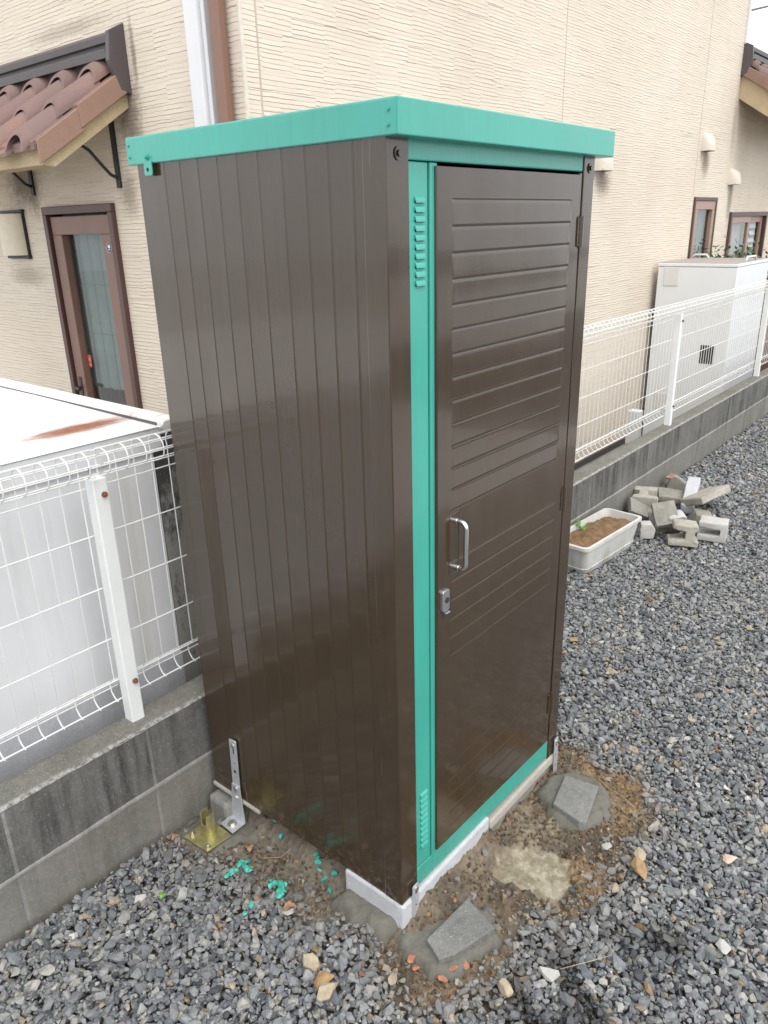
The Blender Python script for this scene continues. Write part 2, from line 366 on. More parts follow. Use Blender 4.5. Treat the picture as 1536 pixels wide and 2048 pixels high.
# ------------------------------------------------------------------ mesh builder
BASE = {}
class MB:
    def __init__(s): s.v = []; s.f = []
    def add(s, verts, faces):
        o = len(s.v); s.v += [tuple(map(float, p)) for p in verts]; s.f += [tuple(i + o for i in f) for f in faces]; return s
    def box(s, x0, x1, y0, y1, z0, z1):
        return s.add([(x0, y0, z0), (x1, y0, z0), (x1, y1, z0), (x0, y1, z0), (x0, y0, z1), (x1, y0, z1), (x1, y1, z1), (x0, y1, z1)],
                     [(0, 3, 2, 1), (4, 5, 6, 7), (0, 1, 5, 4), (1, 2, 6, 5), (2, 3, 7, 6), (3, 0, 4, 7)])
    def prism(s, poly, axis, a, b):
        """poly of 2-D points; axis 0: (y,z) along x, 1: (x,z) along y, 2: (x,y) along z"""
        n = len(poly)
        mk = {0: lambda p, t: (t, p[0], p[1]), 1: lambda p, t: (p[0], t, p[1]), 2: lambda p, t: (p[0], p[1], t)}[axis]
        vs = [mk(p, a) for p in poly] + [mk(p, b) for p in poly]
        fs = [tuple(range(n))[::-1], tuple(range(n, 2 * n))] + [(i, (i + 1) % n, n + (i + 1) % n, n + i) for i in range(n)]
        return s.add(vs, fs)
    def tube(s, path, r, n=8, caps=True, closed=False):
        P = [np.array(p, float) for p in path]; k = len(P)
        rings = []; up = None
        for i in range(k):
            if closed: t = P[(i + 1) % k] - P[i - 1]
            else: t = P[min(i + 1, k - 1)] - P[max(i - 1, 0)]
            t = t / (np.linalg.norm(t) + 1e-12)
            if up is None:
                up = np.array([0, 0, 1.0]) if abs(t[2]) < 0.9 else np.array([1.0, 0, 0])
            a = np.cross(up, t); a /= np.linalg.norm(a) + 1e-12
            b = np.cross(t, a); up = b
            rr = r[i] if hasattr(r, '__len__') else r
            rings.append([P[i] + rr * (math.cos(2 * math.pi * j / n) * a + math.sin(2 * math.pi * j / n) * b) for j in range(n)])
        vs = [v for q in rings for v in q]; fs = []
        for i in range(k if closed else k - 1):
            for j in range(n):
                i2 = (i + 1) % k
                fs.append((i * n + j, i * n + (j + 1) % n, i2 * n + (j + 1) % n, i2 * n + j))
        if caps and not closed: fs += [tuple(range(n))[::-1], tuple((k - 1) * n + j for j in range(n))]
        return s.add(vs, fs)
    def cyl(s, p0, p1, r, n=12): return s.tube([p0, p1], r, n)
    def xform(s, mat, start=0):
        for i in range(start, len(s.v)): s.v[i] = tuple(mat @ Vector(s.v[i]))
        return s
    def build(s, name, mat, parent=None, smooth=False, bevel=0.0, seg=2, auto=None):
        b = BASE.get(parent.name, (0, 0, 0)) if parent else (0, 0, 0)
        me = bpy.data.meshes.new(name)
        me.from_pydata([(x - b[0], y - b[1], z - b[2]) for x, y, z in s.v], [], s.f)
        bm = bmesh.new(); bm.from_mesh(me); bmesh.ops.recalc_face_normals(bm, faces=bm.faces); bm.to_mesh(me); bm.free()
        me.materials.append(M[mat] if isinstance(mat, str) else mat)
        o = bpy.data.objects.new(name, me); COL.objects.link(o)
        if parent: o.parent = parent
        BASE[o.name] = b
        if smooth: me.polygons.foreach_set('use_smooth', [True] * len(me.polygons))
        if auto is not None:
            me.polygons.foreach_set('use_smooth', [True] * len(me.polygons)); me.set_sharp_from_angle(angle=R(auto))
        if bevel:
            md = o.modifiers.new('bevel', 'BEVEL'); md.width = bevel; md.segments = seg; md.limit_method = 'ANGLE'; md.angle_limit = R(40)
        return o
def thing(name, label, cat, loc=(0, 0, 0), group=None):
    o = bpy.data.objects.new(name, None); COL.objects.link(o); o.location = loc; o.empty_display_size = 0.05
    BASE[o.name] = tuple(loc); o['label'] = label; o['category'] = cat
    if group: o['group'] = group
    return o
def tag(o, label, cat, group=None):
    o['label'] = label; o['category'] = cat
    if group: o['group'] = group
    return o
def struct(o, kind='structure'): o['kind'] = kind; return o
def bigmesh(name, V, T, mat, col=None, smooth=False):
    me = bpy.data.meshes.new(name)
    nv, nf = len(V), len(T); k = T.shape[1]
    me.vertices.add(nv); me.vertices.foreach_set('co', np.ascontiguousarray(V, np.float32).ravel())
    me.loops.add(nf * k); me.loops.foreach_set('vertex_index', np.ascontiguousarray(T, np.int32).ravel())
    me.polygons.add(nf); me.polygons.foreach_set('loop_start', np.arange(0, nf * k, k, dtype=np.int32))
    me.polygons.foreach_set('use_smooth', np.full(nf, smooth))
    me.update(calc_edges=True); me.validate()
    if col is not None:
        a = me.attributes.new('Col', 'FLOAT_COLOR', 'POINT'); a.data.foreach_set('color', np.ascontiguousarray(col, np.float32).ravel())
    me.materials.append(M[mat]); o = bpy.data.objects.new(name, me); COL.objects.link(o); BASE[o.name] = (0, 0, 0)
    return o
def gridmesh(xs, ys, Z):
    nx, ny = len(xs), len(ys); X, Y = np.meshgrid(xs, ys, indexing='ij')
    V = np.stack([X.ravel(), Y.ravel(), Z.ravel()], 1)
    i = np.arange((nx - 1)); j = np.arange(ny - 1); I, J = np.meshgrid(i, j, indexing='ij')
    a = (I * ny + J).ravel(); T = np.stack([a, a + ny, a + ny + 1, a + 1], 1)
    return V, T

# ================================================================== ground
gm = MB(); gm.add([(-40, -45, -0.135), (45, -45, -0.135), (45, 0.80, -0.135), (-40, 0.80, -0.135)], [(0, 1, 2, 3)])
struct(gm.build('ground', 'ground'))
gm = MB(); gm.add([(-40, -30, -0.131), (45, -30, -0.131), (45, -3.4, -0.131), (-40, -3.4, -0.131)], [(0, 1, 2, 3)])
struct(gm.build('reflect_ground', 'reflect_ground_dark'))  # unseen dark strip, added to darken a band of the door's reflection
gm = MB(); gm.add([(1.9, -3.9, -0.127), (4.9, -3.9, -0.127), (4.9, -1.75, -0.127), (1.9, -1.75, -0.127)], [(0, 1, 2, 3)])
struct(gm.build('near_reflect_patch', 'reflect_ground'))  # unseen pale patch, added to brighten the door's reflection
gm = MB(); gm.add([(-30, -16, -0.127), (45, -16, -0.127), (45, -6.2, -0.127), (-30, -6.2, -0.127)], [(0, 1, 2, 3)])
struct(gm.build('far_reflect_patch', 'reflect_ground'))  # unseen pale ground farther off, added for bright reflections high on the door
gm = MB(); gm.add([(-40, 0.80, ZN), (45, 0.80, ZN), (45, 45, ZN), (-40, 45, ZN)], [(0, 1, 2, 3)])
struct(gm.build('neighbour_yard', 'yard_soil'))

gm = MB(); gm.add([(-40, 4.6, ZN + 0.004), (0.9, 4.6, ZN + 0.004), (0.9, 45, ZN + 0.004), (-40, 45, ZN + 0.004)], [(0, 1, 2, 3)])
struct(gm.build('yard_reflect_patch', 'reflect_ground'))  # pale ground added to brighten the reflection in the shed's left side

SOIL = [(-.158, .745), (-.177, .645), (-.141, .585), (-.119, .513), (-.119, .41), (-.075, .335), (-.086, .276), (-.067, .185), (-.04, .105), (-.05, .03),
        (-.1, -.07), (-.08, -.17), (.01, -.225), (.15, -.20), (.24, -.22), (.31, -.29), (.49, -.30), (.69, -.30), (.82, -.28), (.89, -.17), (.90, -.02), (.86, .1), (.80, .2), (.78, .745)]
MUD = [(.35, -.03), (.42, -.07), (.47, -.16), (.48, -.23), (.39, -.26), (.31, -.27), (.30, -.19), (.29, -.09)]
def soil_sd(x, y): return sdpoly(x, y, SOIL) + (fbm(x, y, 9, 4, 3) - 0.5) * 0.10
xs = np.arange(-0.32, 1.08, 0.0036); ys = np.arange(-0.46, 0.748, 0.0036)
X, Y = np.meshgrid(xs, ys, indexing='ij')
sd = soil_sd(X, Y); md = sdpoly(X, Y, MUD) + (fbm(X, Y, 14, 4, 9) - 0.5) * 0.06
inm = np.clip(-md / 0.012 + 0.4, 0, 1)
rough_n = fbm(X, Y, 26, 5, 21); fine = fbm(X, Y, 110, 3, 33)
Z = -0.103 + 0.038 * (rough_n - 0.45) + 0.016 * (fine - 0.5)
Z = Z + 0.018 * np.exp(-((X - 0.17) ** 2 + (Y + 0.06) ** 2) / 0.02) + 0.014 * np.exp(-((X - 0.28) ** 2 + (Y + 0.24) ** 2) / 0.004)
ridge = np.clip((Y + 0.085) / 0.085, 0, 1) ** 1.3 * (np.clip((X + 0.02) / 0.06, 0, 1) * np.clip((0.44 - X) / 0.06, 0, 1) * 0.058 + np.clip((X - 0.40) / 0.06, 0, 1) * 0.004)
Z = Z + ridge * (0.75 + 0.5 * fbm(X, Y, 24, 3, 88))
Z = Z * (1 - inm) + inm * (-0.104 + 0.007 * (fbm(X, Y, 34, 5, 61) - 0.5))
Z = np.where(sd > 0.03, -0.128, Z)
br = fbm(X, Y, 12, 4, 41); oc = fbm(X, Y, 7, 3, 55)
c0 = np.array([0.098, 0.081, 0.061]); c1 = np.array([0.215, 0.172, 0.122]); c2 = np.array([0.30, 0.205, 0.108]); cm = np.array([0.41, 0.368, 0.275]); cm2 = np.array([0.28, 0.243, 0.17])
t = np.clip((br - 0.3) / 0.4, 0, 1)[..., None]
C = c0 * (1 - t) + c1 * t
to = np.clip((oc - 0.42) / 0.16, 0, 1) * np.clip((0.10 + sd) / 0.07, 0, 1) * np.clip((X - 0.0) / 0.5, 0.25, 1)
to = to * 0.75
C = C * (1 - to[..., None]) + c2 * to[..., None]
grey = np.clip((X * -1 + 0.10) / 0.12, 0, 1) * np.clip((Y - 0.02) / 0.1, 0, 1) * (0.60 + 0.40 * fbm(X, Y, 10, 3, 77))
C = C * (1 - grey[..., None]) + np.array([0.185, 0.165, 0.132]) * grey[..., None]
tm = np.clip((fbm(X, Y, 34, 6, 61) - 0.45) / 0.07, 0, 1)[..., None] * (0.6 + 0.6 * fbm(X, Y, 120, 2, 3)[..., None])
C = C * (1 - inm[..., None]) + (cm2 * (1 - tm) + cm * tm) * inm[..., None]
pale = np.exp(-((X - 0.52) ** 2 / 0.012 + (Y + 0.10) ** 2 / 0.006)) * 0.75 * fbm(X, Y, 30, 3, 8)
C = C * (1 - pale[..., None]) + np.array([0.36, 0.30, 0.22]) * pale[..., None]
C = C * (0.75 + 0.5 * fine[..., None])
V, T = gridmesh(xs, ys, Z)
struct(bigmesh('soil', V, T, 'soil', np.concatenate([C.reshape(-1, 3), np.zeros((C.shape[0] * C.shape[1], 1))], 1), True))
def soil_z(x, y):
    i = np.clip(((np.asarray(x) - xs[0]) / 0.0036).astype(int), 0, len(xs) - 1); j = np.clip(((np.asarray(y) - ys[0]) / 0.0036).astype(int), 0, len(ys) - 1)
    return Z[i, j]

# ---- crushed-stone prototypes
def hull(npts, seed, flat=0.65, long=1.0):
    r = random.Random(seed); bm = bmesh.new()
    for k in range(npts):
        while True:
            p = Vector((r.uniform(-1, 1), r.uniform(-1, 1), r.uniform(-1, 1)))
            if 0.55 < p.length < 1: break
        p = p / (max(abs(p.x), abs(p.y), abs(p.z)) ** 0.55 * p.length ** 0.45)
        bm.verts.new((p.x * long, p.y * 0.78, p.z * flat))
    res = bmesh.ops.convex_hull(bm, input=bm.verts)
    bmesh.ops.delete(bm, geom=[g for g in res['geom_interior'] + res['geom_unused'] if isinstance(g, bmesh.types.BMVert)], context='VERTS')
    bmesh.ops.triangulate(bm, faces=bm.faces)
    bmesh.ops.recalc_face_normals(bm, faces=bm.faces)
    bm.verts.index_update()
    v = np.array([w.co[:] for w in bm.verts]); f = np.array([[w.index for w in q.verts] for q in bm.faces]); bm.free()
    return v, f
PROT = [hull(13 + (k % 6), 100 + k, 0.5 + 0.3 * random.random(), 1.0 + 0.4 * random.random()) for k in range(28)]
def scatter(pos, size, cols, tilt=0.5, protos=PROT):
    n = len(pos); which = rng.integers(0, len(protos), n)
    az = rng.uniform(0, 2 * math.pi, n); a = rng.normal(0, tilt, n); b = rng.normal(0, tilt, n)
    Vs, Ts, Cs = [], [], []; off = 0
    for k, (pv, pf) in enumerate(protos):
        ix = np.where(which == k)[0]
        if not len(ix): continue
        ca, sa, cb, sb, cz, sz = np.cos(a[ix]), np.sin(a[ix]), np.cos(b[ix]), np.sin(b[ix]), np.cos(az[ix]), np.sin(az[ix])
        P = pv[None] * size[ix][:, None, None]
        x, y, z = P[..., 0], P[..., 1], P[..., 2]
        y, z = y * ca[:, None] - z * sa[:, None], y * sa[:, None] + z * ca[:, None]
        x, z = x * cb[:, None] + z * sb[:, None], -x * sb[:, None] + z * cb[:, None]
        x, y = x * cz[:, None] - y * sz[:, None], x * sz[:, None] + y * cz[:, None]
        Q = np.stack([x, y, z], -1) + pos[ix][:, None, :]
        nv = len(pv)
        Vs.append(Q.reshape(-1, 3)); Ts.append((pf[None] + (np.arange(len(ix)) * nv)[:, None, None] + off).reshape(-1, 3))
        Cs.append(np.repeat(cols[ix], nv, 0)); off += len(ix) * nv
    return np.concatenate(Vs), np.concatenate(Ts), np.concatenate(Cs)
def inview(x, y, z, mx=0.50, my=0.35):
    d = np.stack([x, y, np.full_like(x, z)], -1) - CAM
    w = d @ FW; u = (d @ RT) / w * 1521.6 / 768; v = (d @ UP) / w * 1521.6 / 1024
    return (w > 0.2) & (np.abs(u) < 1 + mx) & (np.abs(v) < 1 + my)
def stone_cols(n):
    pal = np.array([(0.140, 0.150, 0.161), (0.186, 0.197, 0.206), (0.226, 0.235, 0.240), (0.280, 0.285, 0.280), (0.330, 0.322, 0.296), (0.35, 0.295, 0.215), (0.28, 0.19, 0.10), (0.50, 0.48, 0.45), (0.065, 0.069, 0.077)])
    p = np.array([0.16, 0.24, 0.23, 0.16, 0.11, 0.034, 0.009, 0.010, 0.03]); p /= p.sum()
    c = pal[rng.choice(len(pal), n, p=p)] * rng.uniform(0.85, 1.15, (n, 1)) * (1 + rng.normal(0, 0.012, (n, 3)))
    return np.concatenate([np.clip(c, 0.02, 0.75), np.zeros((n, 1))], 1)
def gravel_points(sp, x0, x1, y0, y1, keep):
    gx, gy = np.meshgrid(np.arange(x0, x1, sp), np.arange(y0, y1, sp), indexing='ij')
    x = gx.ravel() + rng.uniform(-.5, .5, gx.size) * sp; y = gy.ravel() + rng.uniform(-.5, .5, gx.size) * sp
    ok = inview(x, y, ZG) & (y < 0.735)
    x, y = x[ok], y[ok]
    s = soil_sd(x, y)
    pr = np.clip(s / 0.06 + 0.30, 0.0, 1)
    pr = np.where(s < -0.03, 0.0, pr)
    ok = (rng.random(len(x)) < pr * keep)
    return x[ok], y[ok]
PV, PT, PC = [], [], []; off = 0
for (sp, keep, zoff, smin, smax, xr) in [(0.0160, 1.0, -0.011, 0.0080, 0.0125, (-1.6, 3.6)), (0.0165, 0.95, -0.001, 0.0060, 0.0130, (-1.6, 3.6)), (0.046, 0.62, 0.004, 0.012, 0.0180, (-1.6, 3.6)), (0.014, 0.6, 0.001, 0.0030, 0.0055, (-1.6, 2.4)),
                                         (0.021, 1.0, -0.006, 0.0105, 0.0160, (3.6, 6.6)), (0.030, 0.8, 0.003, 0.010, 0.0165, (3.6, 6.6)), (0.030, 1.0, -0.004, 0.015, 0.022, (6.6, 11.0))]:
    x, y = gravel_points(sp, xr[0], xr[1], -2.3, 0.735, keep)
    n_ = len(x)
    hgt = (fbm(x, y, 1.7, 3, 91) - 0.5) * 0.024 + 0.012 * np.clip((y - 0.62) / 0.12, 0, 1)
    z = ZG + zoff + hgt + rng.normal(0, 0.0025, n_)
    size = smin + (smax - smin) * rng.random(n_) ** 1.6
    c = stone_cols(n_)
    # wet patch where the mixing bucket was rinsed out
    reg = np.exp(-(((x - 0.16) / 0.20) ** 2 + ((y + 0.43) / 0.13) ** 2) ** 2) + np.exp(-(((x - 0.01) / 0.12) ** 2 + ((y + 0.33) / 0.07) ** 2) ** 2) + 0.9 * np.exp(-(((x - 0.38) / 0.06) ** 2 + ((y + 0.52) / 0.06) ** 2) ** 2)
    ur = x * 0.80 + y * 0.60; vr = -x * 0.60 + y * 0.80                  # splashes run outwards from the mixing spot
    wet = np.clip((fbm(ur * 1.0, vr * 2.0, 9, 4, 13) - 0.405) * 7.0, 0, 1) * np.clip(reg, 0, 1)
    c[:, :3] *= (1 - 0.74 * wet)[:, None]; c[:, 3] = wet * 0.8
    # earth-dusted stones round the dug-up soil
    s = soil_sd(x, y); du = np.clip(1 - s / 0.11, 0, 1) * rng.random(n_) * 0.7
    c[:, :3] = c[:, :3] * (1 - du)[:, None] + np.array([0.19, 0.145, 0.095]) * du[:, None]
    v, t_, cc = scatter(np.stack([x, y, z], 1), size, c, 0.42)
    PV.append(v); PT.append(t_ + off); PC.append(cc); off += len(v)
# stones strewn on the soil
n_ = 900
x = rng.uniform(-0.2, 0.95, n_); y = rng.uniform(-0.36, 0.72, n_); s = soil_sd(x, y)
ok = (s < 0.02) & ~((x > -0.01) & (x < 0.79) & (y > -0.01)) & (rng.random(n_) < np.clip(0.22 + (s + 0.10) * 5, 0.16, 0.8)) & (sdpoly(x, y, MUD) > 0.0)
x, y = x[ok], y[ok]; n_ = len(x); c = stone_cols(n_); c[:, :3] = c[:, :3] * 0.6 + np.array([0.17, 0.13, 0.09]) * 0.4
v, t_, cc = scatter(np.stack([x, y, soil_z(x, y) + 0.003], 1), 0.005 + 0.009 * rng.random(n_) ** 2, c, 0.4)
PV.append(v); PT.append(t_ + off); PC.append(cc); off += len(v)
struct(bigmesh('gravel', np.concatenate(PV), np.concatenate(PT), 'gravel_stone', np.concatenate(PC)), 'stuff')
# crumbs of earth
n_ = 42000
x = rng.uniform(-0.24, 1.0, n_); y = rng.uniform(-0.40, 0.735, n_); s = soil_sd(x, y); mdp = sdpoly(x, y, MUD)
ok = (s < 0.03) & ~((x > 0.0) & (x < 0.78) & (y > 0.02)) & (rng.random(n_) < np.clip(fbm(x, y, 12, 3, 71) * 2.0 - 0.45, 0.05, 1)) & (mdp > 0.004)
x, y = x[ok], y[ok]; n_ = len(x)
pc = np.array([(0.10, 0.075, 0.05), (0.16, 0.11, 0.065), (0.24, 0.16, 0.085), (0.30, 0.245, 0.17), (0.12, 0.115, 0.105)])
w_or = np.clip((soil_sd(x, y) + 0.10) / 0.1, 0, 1)
ci = np.where(rng.random(n_) < 0.25 + 0.45 * w_or, rng.choice([2, 3, 2], n_), rng.choice([0, 1, 1, 0, 4], n_))
c = np.concatenate([pc[ci] * rng.uniform(0.7, 1.2, (n_, 1)), np.zeros((n_, 1))], 1)
v, t_, cc = scatter(np.stack([x, y, soil_z(x, y) + 0.001], 1), 0.0014 + 0.0062 * rng.random(n_) ** 3.2, c, 0.6, PROT[:8])
struct(bigmesh('soil_crumbs', v, t_, 'soil', cc), 'stuff')
print('gravel verts', off)

# ================================================================== block wall
JX = 2.976
wall = thing('block_wall', 'low dark stained concrete block wall behind the shed, carrying the white wire fence', 'wall', (0.0, YW, ZG))
def blocks(z0, z1):
    b = MB(); k = -25
    while True:
        x0 = JX + 0.4 * k; x1 = x0 + 0.4; k += 1
        if x0 > 13: break
        if x1 < 0.5: x0 += 0.045; x1 += 0.045
        elif x0 < 0.5: x0 += 0.045
        b.box(x0 + 0.004, x1 - 0.004, YW, YW + 0.1, z0, z1)
    return b
blocks(ZW - 0.195, ZW).build('upper_course', 'wall_block_upper', wall, bevel=0.003)
blocks(ZW - 0.395, ZW - 0.205).build('lower_course', 'wall_block_lower', wall, bevel=0.003)
MB().box(-7, 13.2, YW + 0.0015, YW + 0.0985, ZN - 0.1, ZW - 0.0015).build('mortar_joint', 'wall_mortar', wall)
b = MB(); xj = np.arange(-2.5, 9.0, 0.012); vs = []
for x in xj:
    w0 = 0.0045 + 0.007 * float(fbm(x, 0.3, 9, 4, 2)); w1 = 0.0045 + 0.007 * float(fbm(x, 7.3, 9, 4, 6))
    vs += [(x, YW - 0.0002, ZW - 0.2 - w0), (x, YW - 0.0018, ZW - 0.2 - w0 * 0.6), (x, YW - 0.0018, ZW - 0.2 + w1 * 0.6), (x, YW - 0.0002, ZW - 0.2 + w1)]
b.add(vs, [(i * 4 + j, (i + 1) * 4 + j, (i + 1) * 4 + j + 1, i * 4 + j + 1) for i in range(len(xj) - 1) for j in range(3)]); b.build('bed_joint', 'bed_mortar', wall, True)
V, T = gridmesh(np.linspace(-7, 13.2, 900), np.linspace(YW - 0.001, YW + 0.101, 10), np.zeros((900, 10)))
V[:, 2] = ZW + 0.002 + 0.006 * fbm(V[:, 0], V[:, 1], 30, 3, 4) - 0.006 * (np.abs(V[:, 1] - YW - 0.05) > 0.047)
cap = MB(); cap.add(V, T); cap.build('top_render', 'wall_top', wall, True)

# ================================================================== wire fence
fence = thing('wire_fence', 'white welded-wire fence with rolled edges, standing on the block wall', 'fence', (0, 0.838, ZW))
YM = 0.838
PX = [-4.172, -2.172, -0.172, 1.828, 3.828, 5.828, 7.828, 9.828]
for px in PX:
    p = MB().box(px - 0.0195, px + 0.0195, 0.794, 0.833, ZW - 0.02, 0.996).build('post', 'white_post', fence, bevel=0.003)
    for bz in (0.953, 0.412):
        b = MB().cyl((px + 0.006, 0.7945, bz), (px + 0.006, 0.789, bz), 0.0075, 12); b.cyl((px + 0.006, 0.789, bz), (px + 0.006, 0.783, bz), 0.0045, 8)
        b.build('bolt', 'rust', p, auto=40)
ring = [(YM + 0.0, 0.985)] + [(0.806 + 0.034 * math.cos(a), 1.034 + 0.034 * math.sin(a)) for a in np.radians([-25, 0, 30, 60, 90, 120, 150, 180, 210, 240, 262])]
hook = [(YM, 0.412), (YM + 0.017, 0.405), (YM + 0.026, 0.388), (YM + 0.024, 0.368), (YM + 0.012, 0.352), (YM - 0.004, 0.346)]
hz = [(YM, .964, .0019), (YM, .837, .0019), (YM, .689, .0019), (YM, .538, .0019), (YM - .003, .412, .0021), (YM + .021, .402, .0017), (YM + .026, .378, .0017), (YM + .0, .349, .0021)]
hz += [(0.806 + 0.034 * math.cos(a), 1.034 + 0.034 * math.sin(a), .0019) for a in np.radians([-38, 5, 48, 90, 132, 175, 218, 260])]
for i in range(len(PX) - 1):
    x0, x1 = PX[i] + 0.006, PX[i + 1] - 0.006
    w = MB(); k0 = math.ceil((x0 + 0.36) / 0.0525); x = -0.36 + 0.0525 * k0
    while x < x1:
        w.tube([(x, y, z) for y, z in hook[::-1]] + [(x, y, z) for y, z in ring], 0.0019, 6); x += 0.0525
    for (y, z, r) in hz: w.tube([(x0, y, z), (x1, y, z)], r, 6)
    w.build('mesh_panel', 'white_wire', fence, auto=50)

# ================================================================== shed
shed = thing('storage_shed', 'glossy dark brown metal shed with teal roof rim, trim and louvred door panel', 'shed', (0.39, 0.36, 0.0))
def ribbed(ribs, y0, y1, depth=0.0014, half=0.0034):
    pts = [(y0, 0.0)]
    for r in ribs: pts += [(r - half * 0.9, 0.0), (r - half * 0.35, depth * 0.75), (r + half * 0.2, depth * 0.6), (r + half * 0.6, -0.0003), (r + half * 1.2, -0.0002), (r + half * 2.0, 0.0)]
    pts.append((y1, 0.0)); return pts
ribs = [0.074, 0.133, 0.191, 0.252, 0.319, 0.381, 0.442, 0.505, 0.566, 0.622]
def panelmesh(prof, put, z0, z1, th=0.02, waves=None):
    b = MB(); zs = np.linspace(z0, z1, 24); n = len(prof); vs = []
    for z in zs:
        for (a, d) in prof: vs.append(put(a, d + (waves(a, z) if waves else 0), z))
    fs = [(i * n + j, i * n + j + 1, (i + 1) * n + j + 1, (i + 1) * n + j) for i in range(len(zs) - 1) for j in range(n - 1)]
    return b.add(vs, fs)
wv = lambda a, z: 0.0009 * math.sin(a * 9 + z * 2.1) * math.sin(z * 3.3 + a * 4) * min(1, a * 6) * min(1, (SD - a) * 6)
panelmesh(ribbed(ribs, 0.006, SD), lambda a, d, z: (d, a, z), 0.0, SH + 0.01, waves=wv).build('side_wall', 'brown_paint', shed, auto=9)
panelmesh(ribbed(ribs, 0.006, SD), lambda a, d, z: (SW - d, a, z - (0.02 if z < 0.1 else 0)), 0.0, SH + 0.01).build('side_wall', 'brown_paint', shed, auto=50)
panelmesh(ribbed([0.06 + 0.06 * k for k in range(12)], 0.0, SW), lambda a, d, z: (a, SD - d, z), 0.0, SH + 0.01).build('back_wall', 'brown_paint', shed, auto=50)
MB().box(0.012, SW - 0.012, 0.03, SD - 0.012, 0.004, 0.03).build('floor', 'brown_paint', shed)
def post(x0, x1, side, zb):
    pr = [(x0, -0.004), (x1, -0.004), (x1, 0.03), (x1 - 0.004, 0.03), (x1 - 0.004, 0.0), (x0 + 0.004, 0.0), (x0 + 0.004, 0.05), (x0, 0.05)]
    if side > 0: pr = [(x0 + x1 - a, b) for a, b in pr[::-1]]
    b = MB().prism(pr, 2, zb, SH + 0.005)
    o = b.build('corner_post', 'brown_paint', shed, bevel=0.0025)
    cx = 0.030 if side < 0 else 0.7615
    s = MB().cyl((cx, -0.004, 1.677), (cx, -0.0065, 1.677), 0.011, 20); s.cyl((cx, -0.0065, 1.677), (cx, -0.010, 1.677), 0.006, 6)
    s.build('bolt', 'brown_paint', o, auto=40)
    return o
post(-0.0025, 0.0600, -1, 0.0); post(0.7325, SW + 0.0025, 1, -0.025)
MB().box(0.0605, 0.7320, -0.001, 0.02, 1.6685, SH + 0.004).build('header', 'teal_paint', shed, bevel=0.003)
MB().prism([(0.0605, 0.009), (0.7320, -0.019), (0.7320, 0.043), (0.0605, 0.062)], 1, -0.0015, 0.02).build('sill', 'teal_paint', shed, bevel=0.002)
vp = MB().box(0.0605, 0.1195, 0.0, 0.02, 0.064, 1.6665).build('vent_panel', 'teal_paint', shed, bevel=0.002)
def louvers(z0, z1, n):
    h = (z1 - z0) / n; b = MB(); d = MB()
    for k in range(n):
        zb = z0 + h * k + h * 0.18; zt = zb + h * 0.56
        b.prism([(0.0005, zt + 0.003), (-0.0035, zt - 0.0008), (-0.0044, zb + 0.0035), (-0.0047, zb), (-0.0037, zb), (-0.0033, zb + 0.003), (0.0005, zb + 0.004)], 0, 0.079, 0.107)
        d.box(0.0805, 0.1055, -0.0004, 0.001, zb - 0.0008, zb + 0.0032)
    b.build('louvre', 'teal_paint', vp, auto=60, bevel=0.0012); d.build('slot', 'black_hole', vp)
louvers(1.452, 1.612, 10); louvers(0.112, 0.284, 10)
MB().box(0.1222, 0.1450, -0.003, 0.02, 0.060, 1.6665).build('door_jamb', 'teal_paint', shed, bevel=0.002)
MB().box(0.7175, 0.7320, -0.001, 0.02, 0.06, 1.6665).build('door_jamb', 'brown_paint', shed, bevel=0.002)
MB().box(0.119, 0.1222, 0.011, 0.02, 0.064, 1.6665).build('jamb_groove', 'teal_paint', shed)
# door with pressed rows
ROW = 0.0482
door_lines = [1.605 - ROW * k for k in range(14)]
lower = [0.858 - ROW * k for k in range(6)]
bottom = [0.300 - ROW * k for k in range(5)]
DX0, DX1, DZ0, DZ1 = 0.1370, 0.7160, 0.072, 1.661
def door_depth(x, z):
    d = 0.0
    fx = min(1.0, max(0.0, min(x - 0.186, 0.671 - x) / 0.0075))
    fx = fx * fx * (3 - 2 * fx)
    for L in (door_lines, lower, bottom):
        if L[-1] <= z <= L[0] + 0.0035:
            t = ((L[0] + 0.0035 - z) % ROW) / ROW
            prof = -0.0004 + 0.0011 * t
            if t < 0.07: prof = 0.0007 + (-0.0018) * (t / 0.07)
            elif t < 0.14: prof = -0.0011 + 0.0007 * (t - 0.07) / 0.07
            d = prof * (0.6 if L is bottom else 1.0)
    return d * fx
gx = np.concatenate([[DX0], np.linspace(0.184, 0.1965, 8), np.linspace(0.23, 0.64, 8), np.linspace(0.6605, 0.673, 8), [DX1]])
zset = {DZ0, DZ1}
for L in (door_lines, lower, bottom):
    for z in L:
        for q in (0.0052, 0.0036, 0.0026, 0.0015, 0.0, -0.0018, -0.0034, -0.008, -0.018, -0.030): zset.add(round(z + q, 5))
gz = np.array(sorted(z for z in zset if DZ0 <= z <= DZ1))
b = MB(); n = len(gx); yf = -0.0085
slope = lambda x, z: z - (0.015 * (x - DX0) / (DX1 - DX0)) * (1 if z < 0.1 else 0)
b.add([(x, yf - door_depth(x, z) + 0.0012 * math.sin(z * 4.1 + x * 5) * math.sin(x * 7.5), slope(x, z)) for z in gz for x in gx],
      [(i * n + j, i * n + j + 1, (i + 1) * n + j + 1, (i + 1) * n + j) for i in range(len(gz) - 1) for j in range(n - 1)])
door = b.build('door', 'brown_paint', shed, auto=60)
e = MB()
e.add([(DX0, yf, DZ0), (DX0, yf, DZ1), (DX0 - 0.0015, yf + 0.003, DZ1), (DX0 - 0.0015, yf + 0.003, DZ0), (DX0 - 0.0015, 0.012, DZ0), (DX0 - 0.0015, 0.012, DZ1)], [(0, 1, 2, 3), (3, 2, 5, 4)])
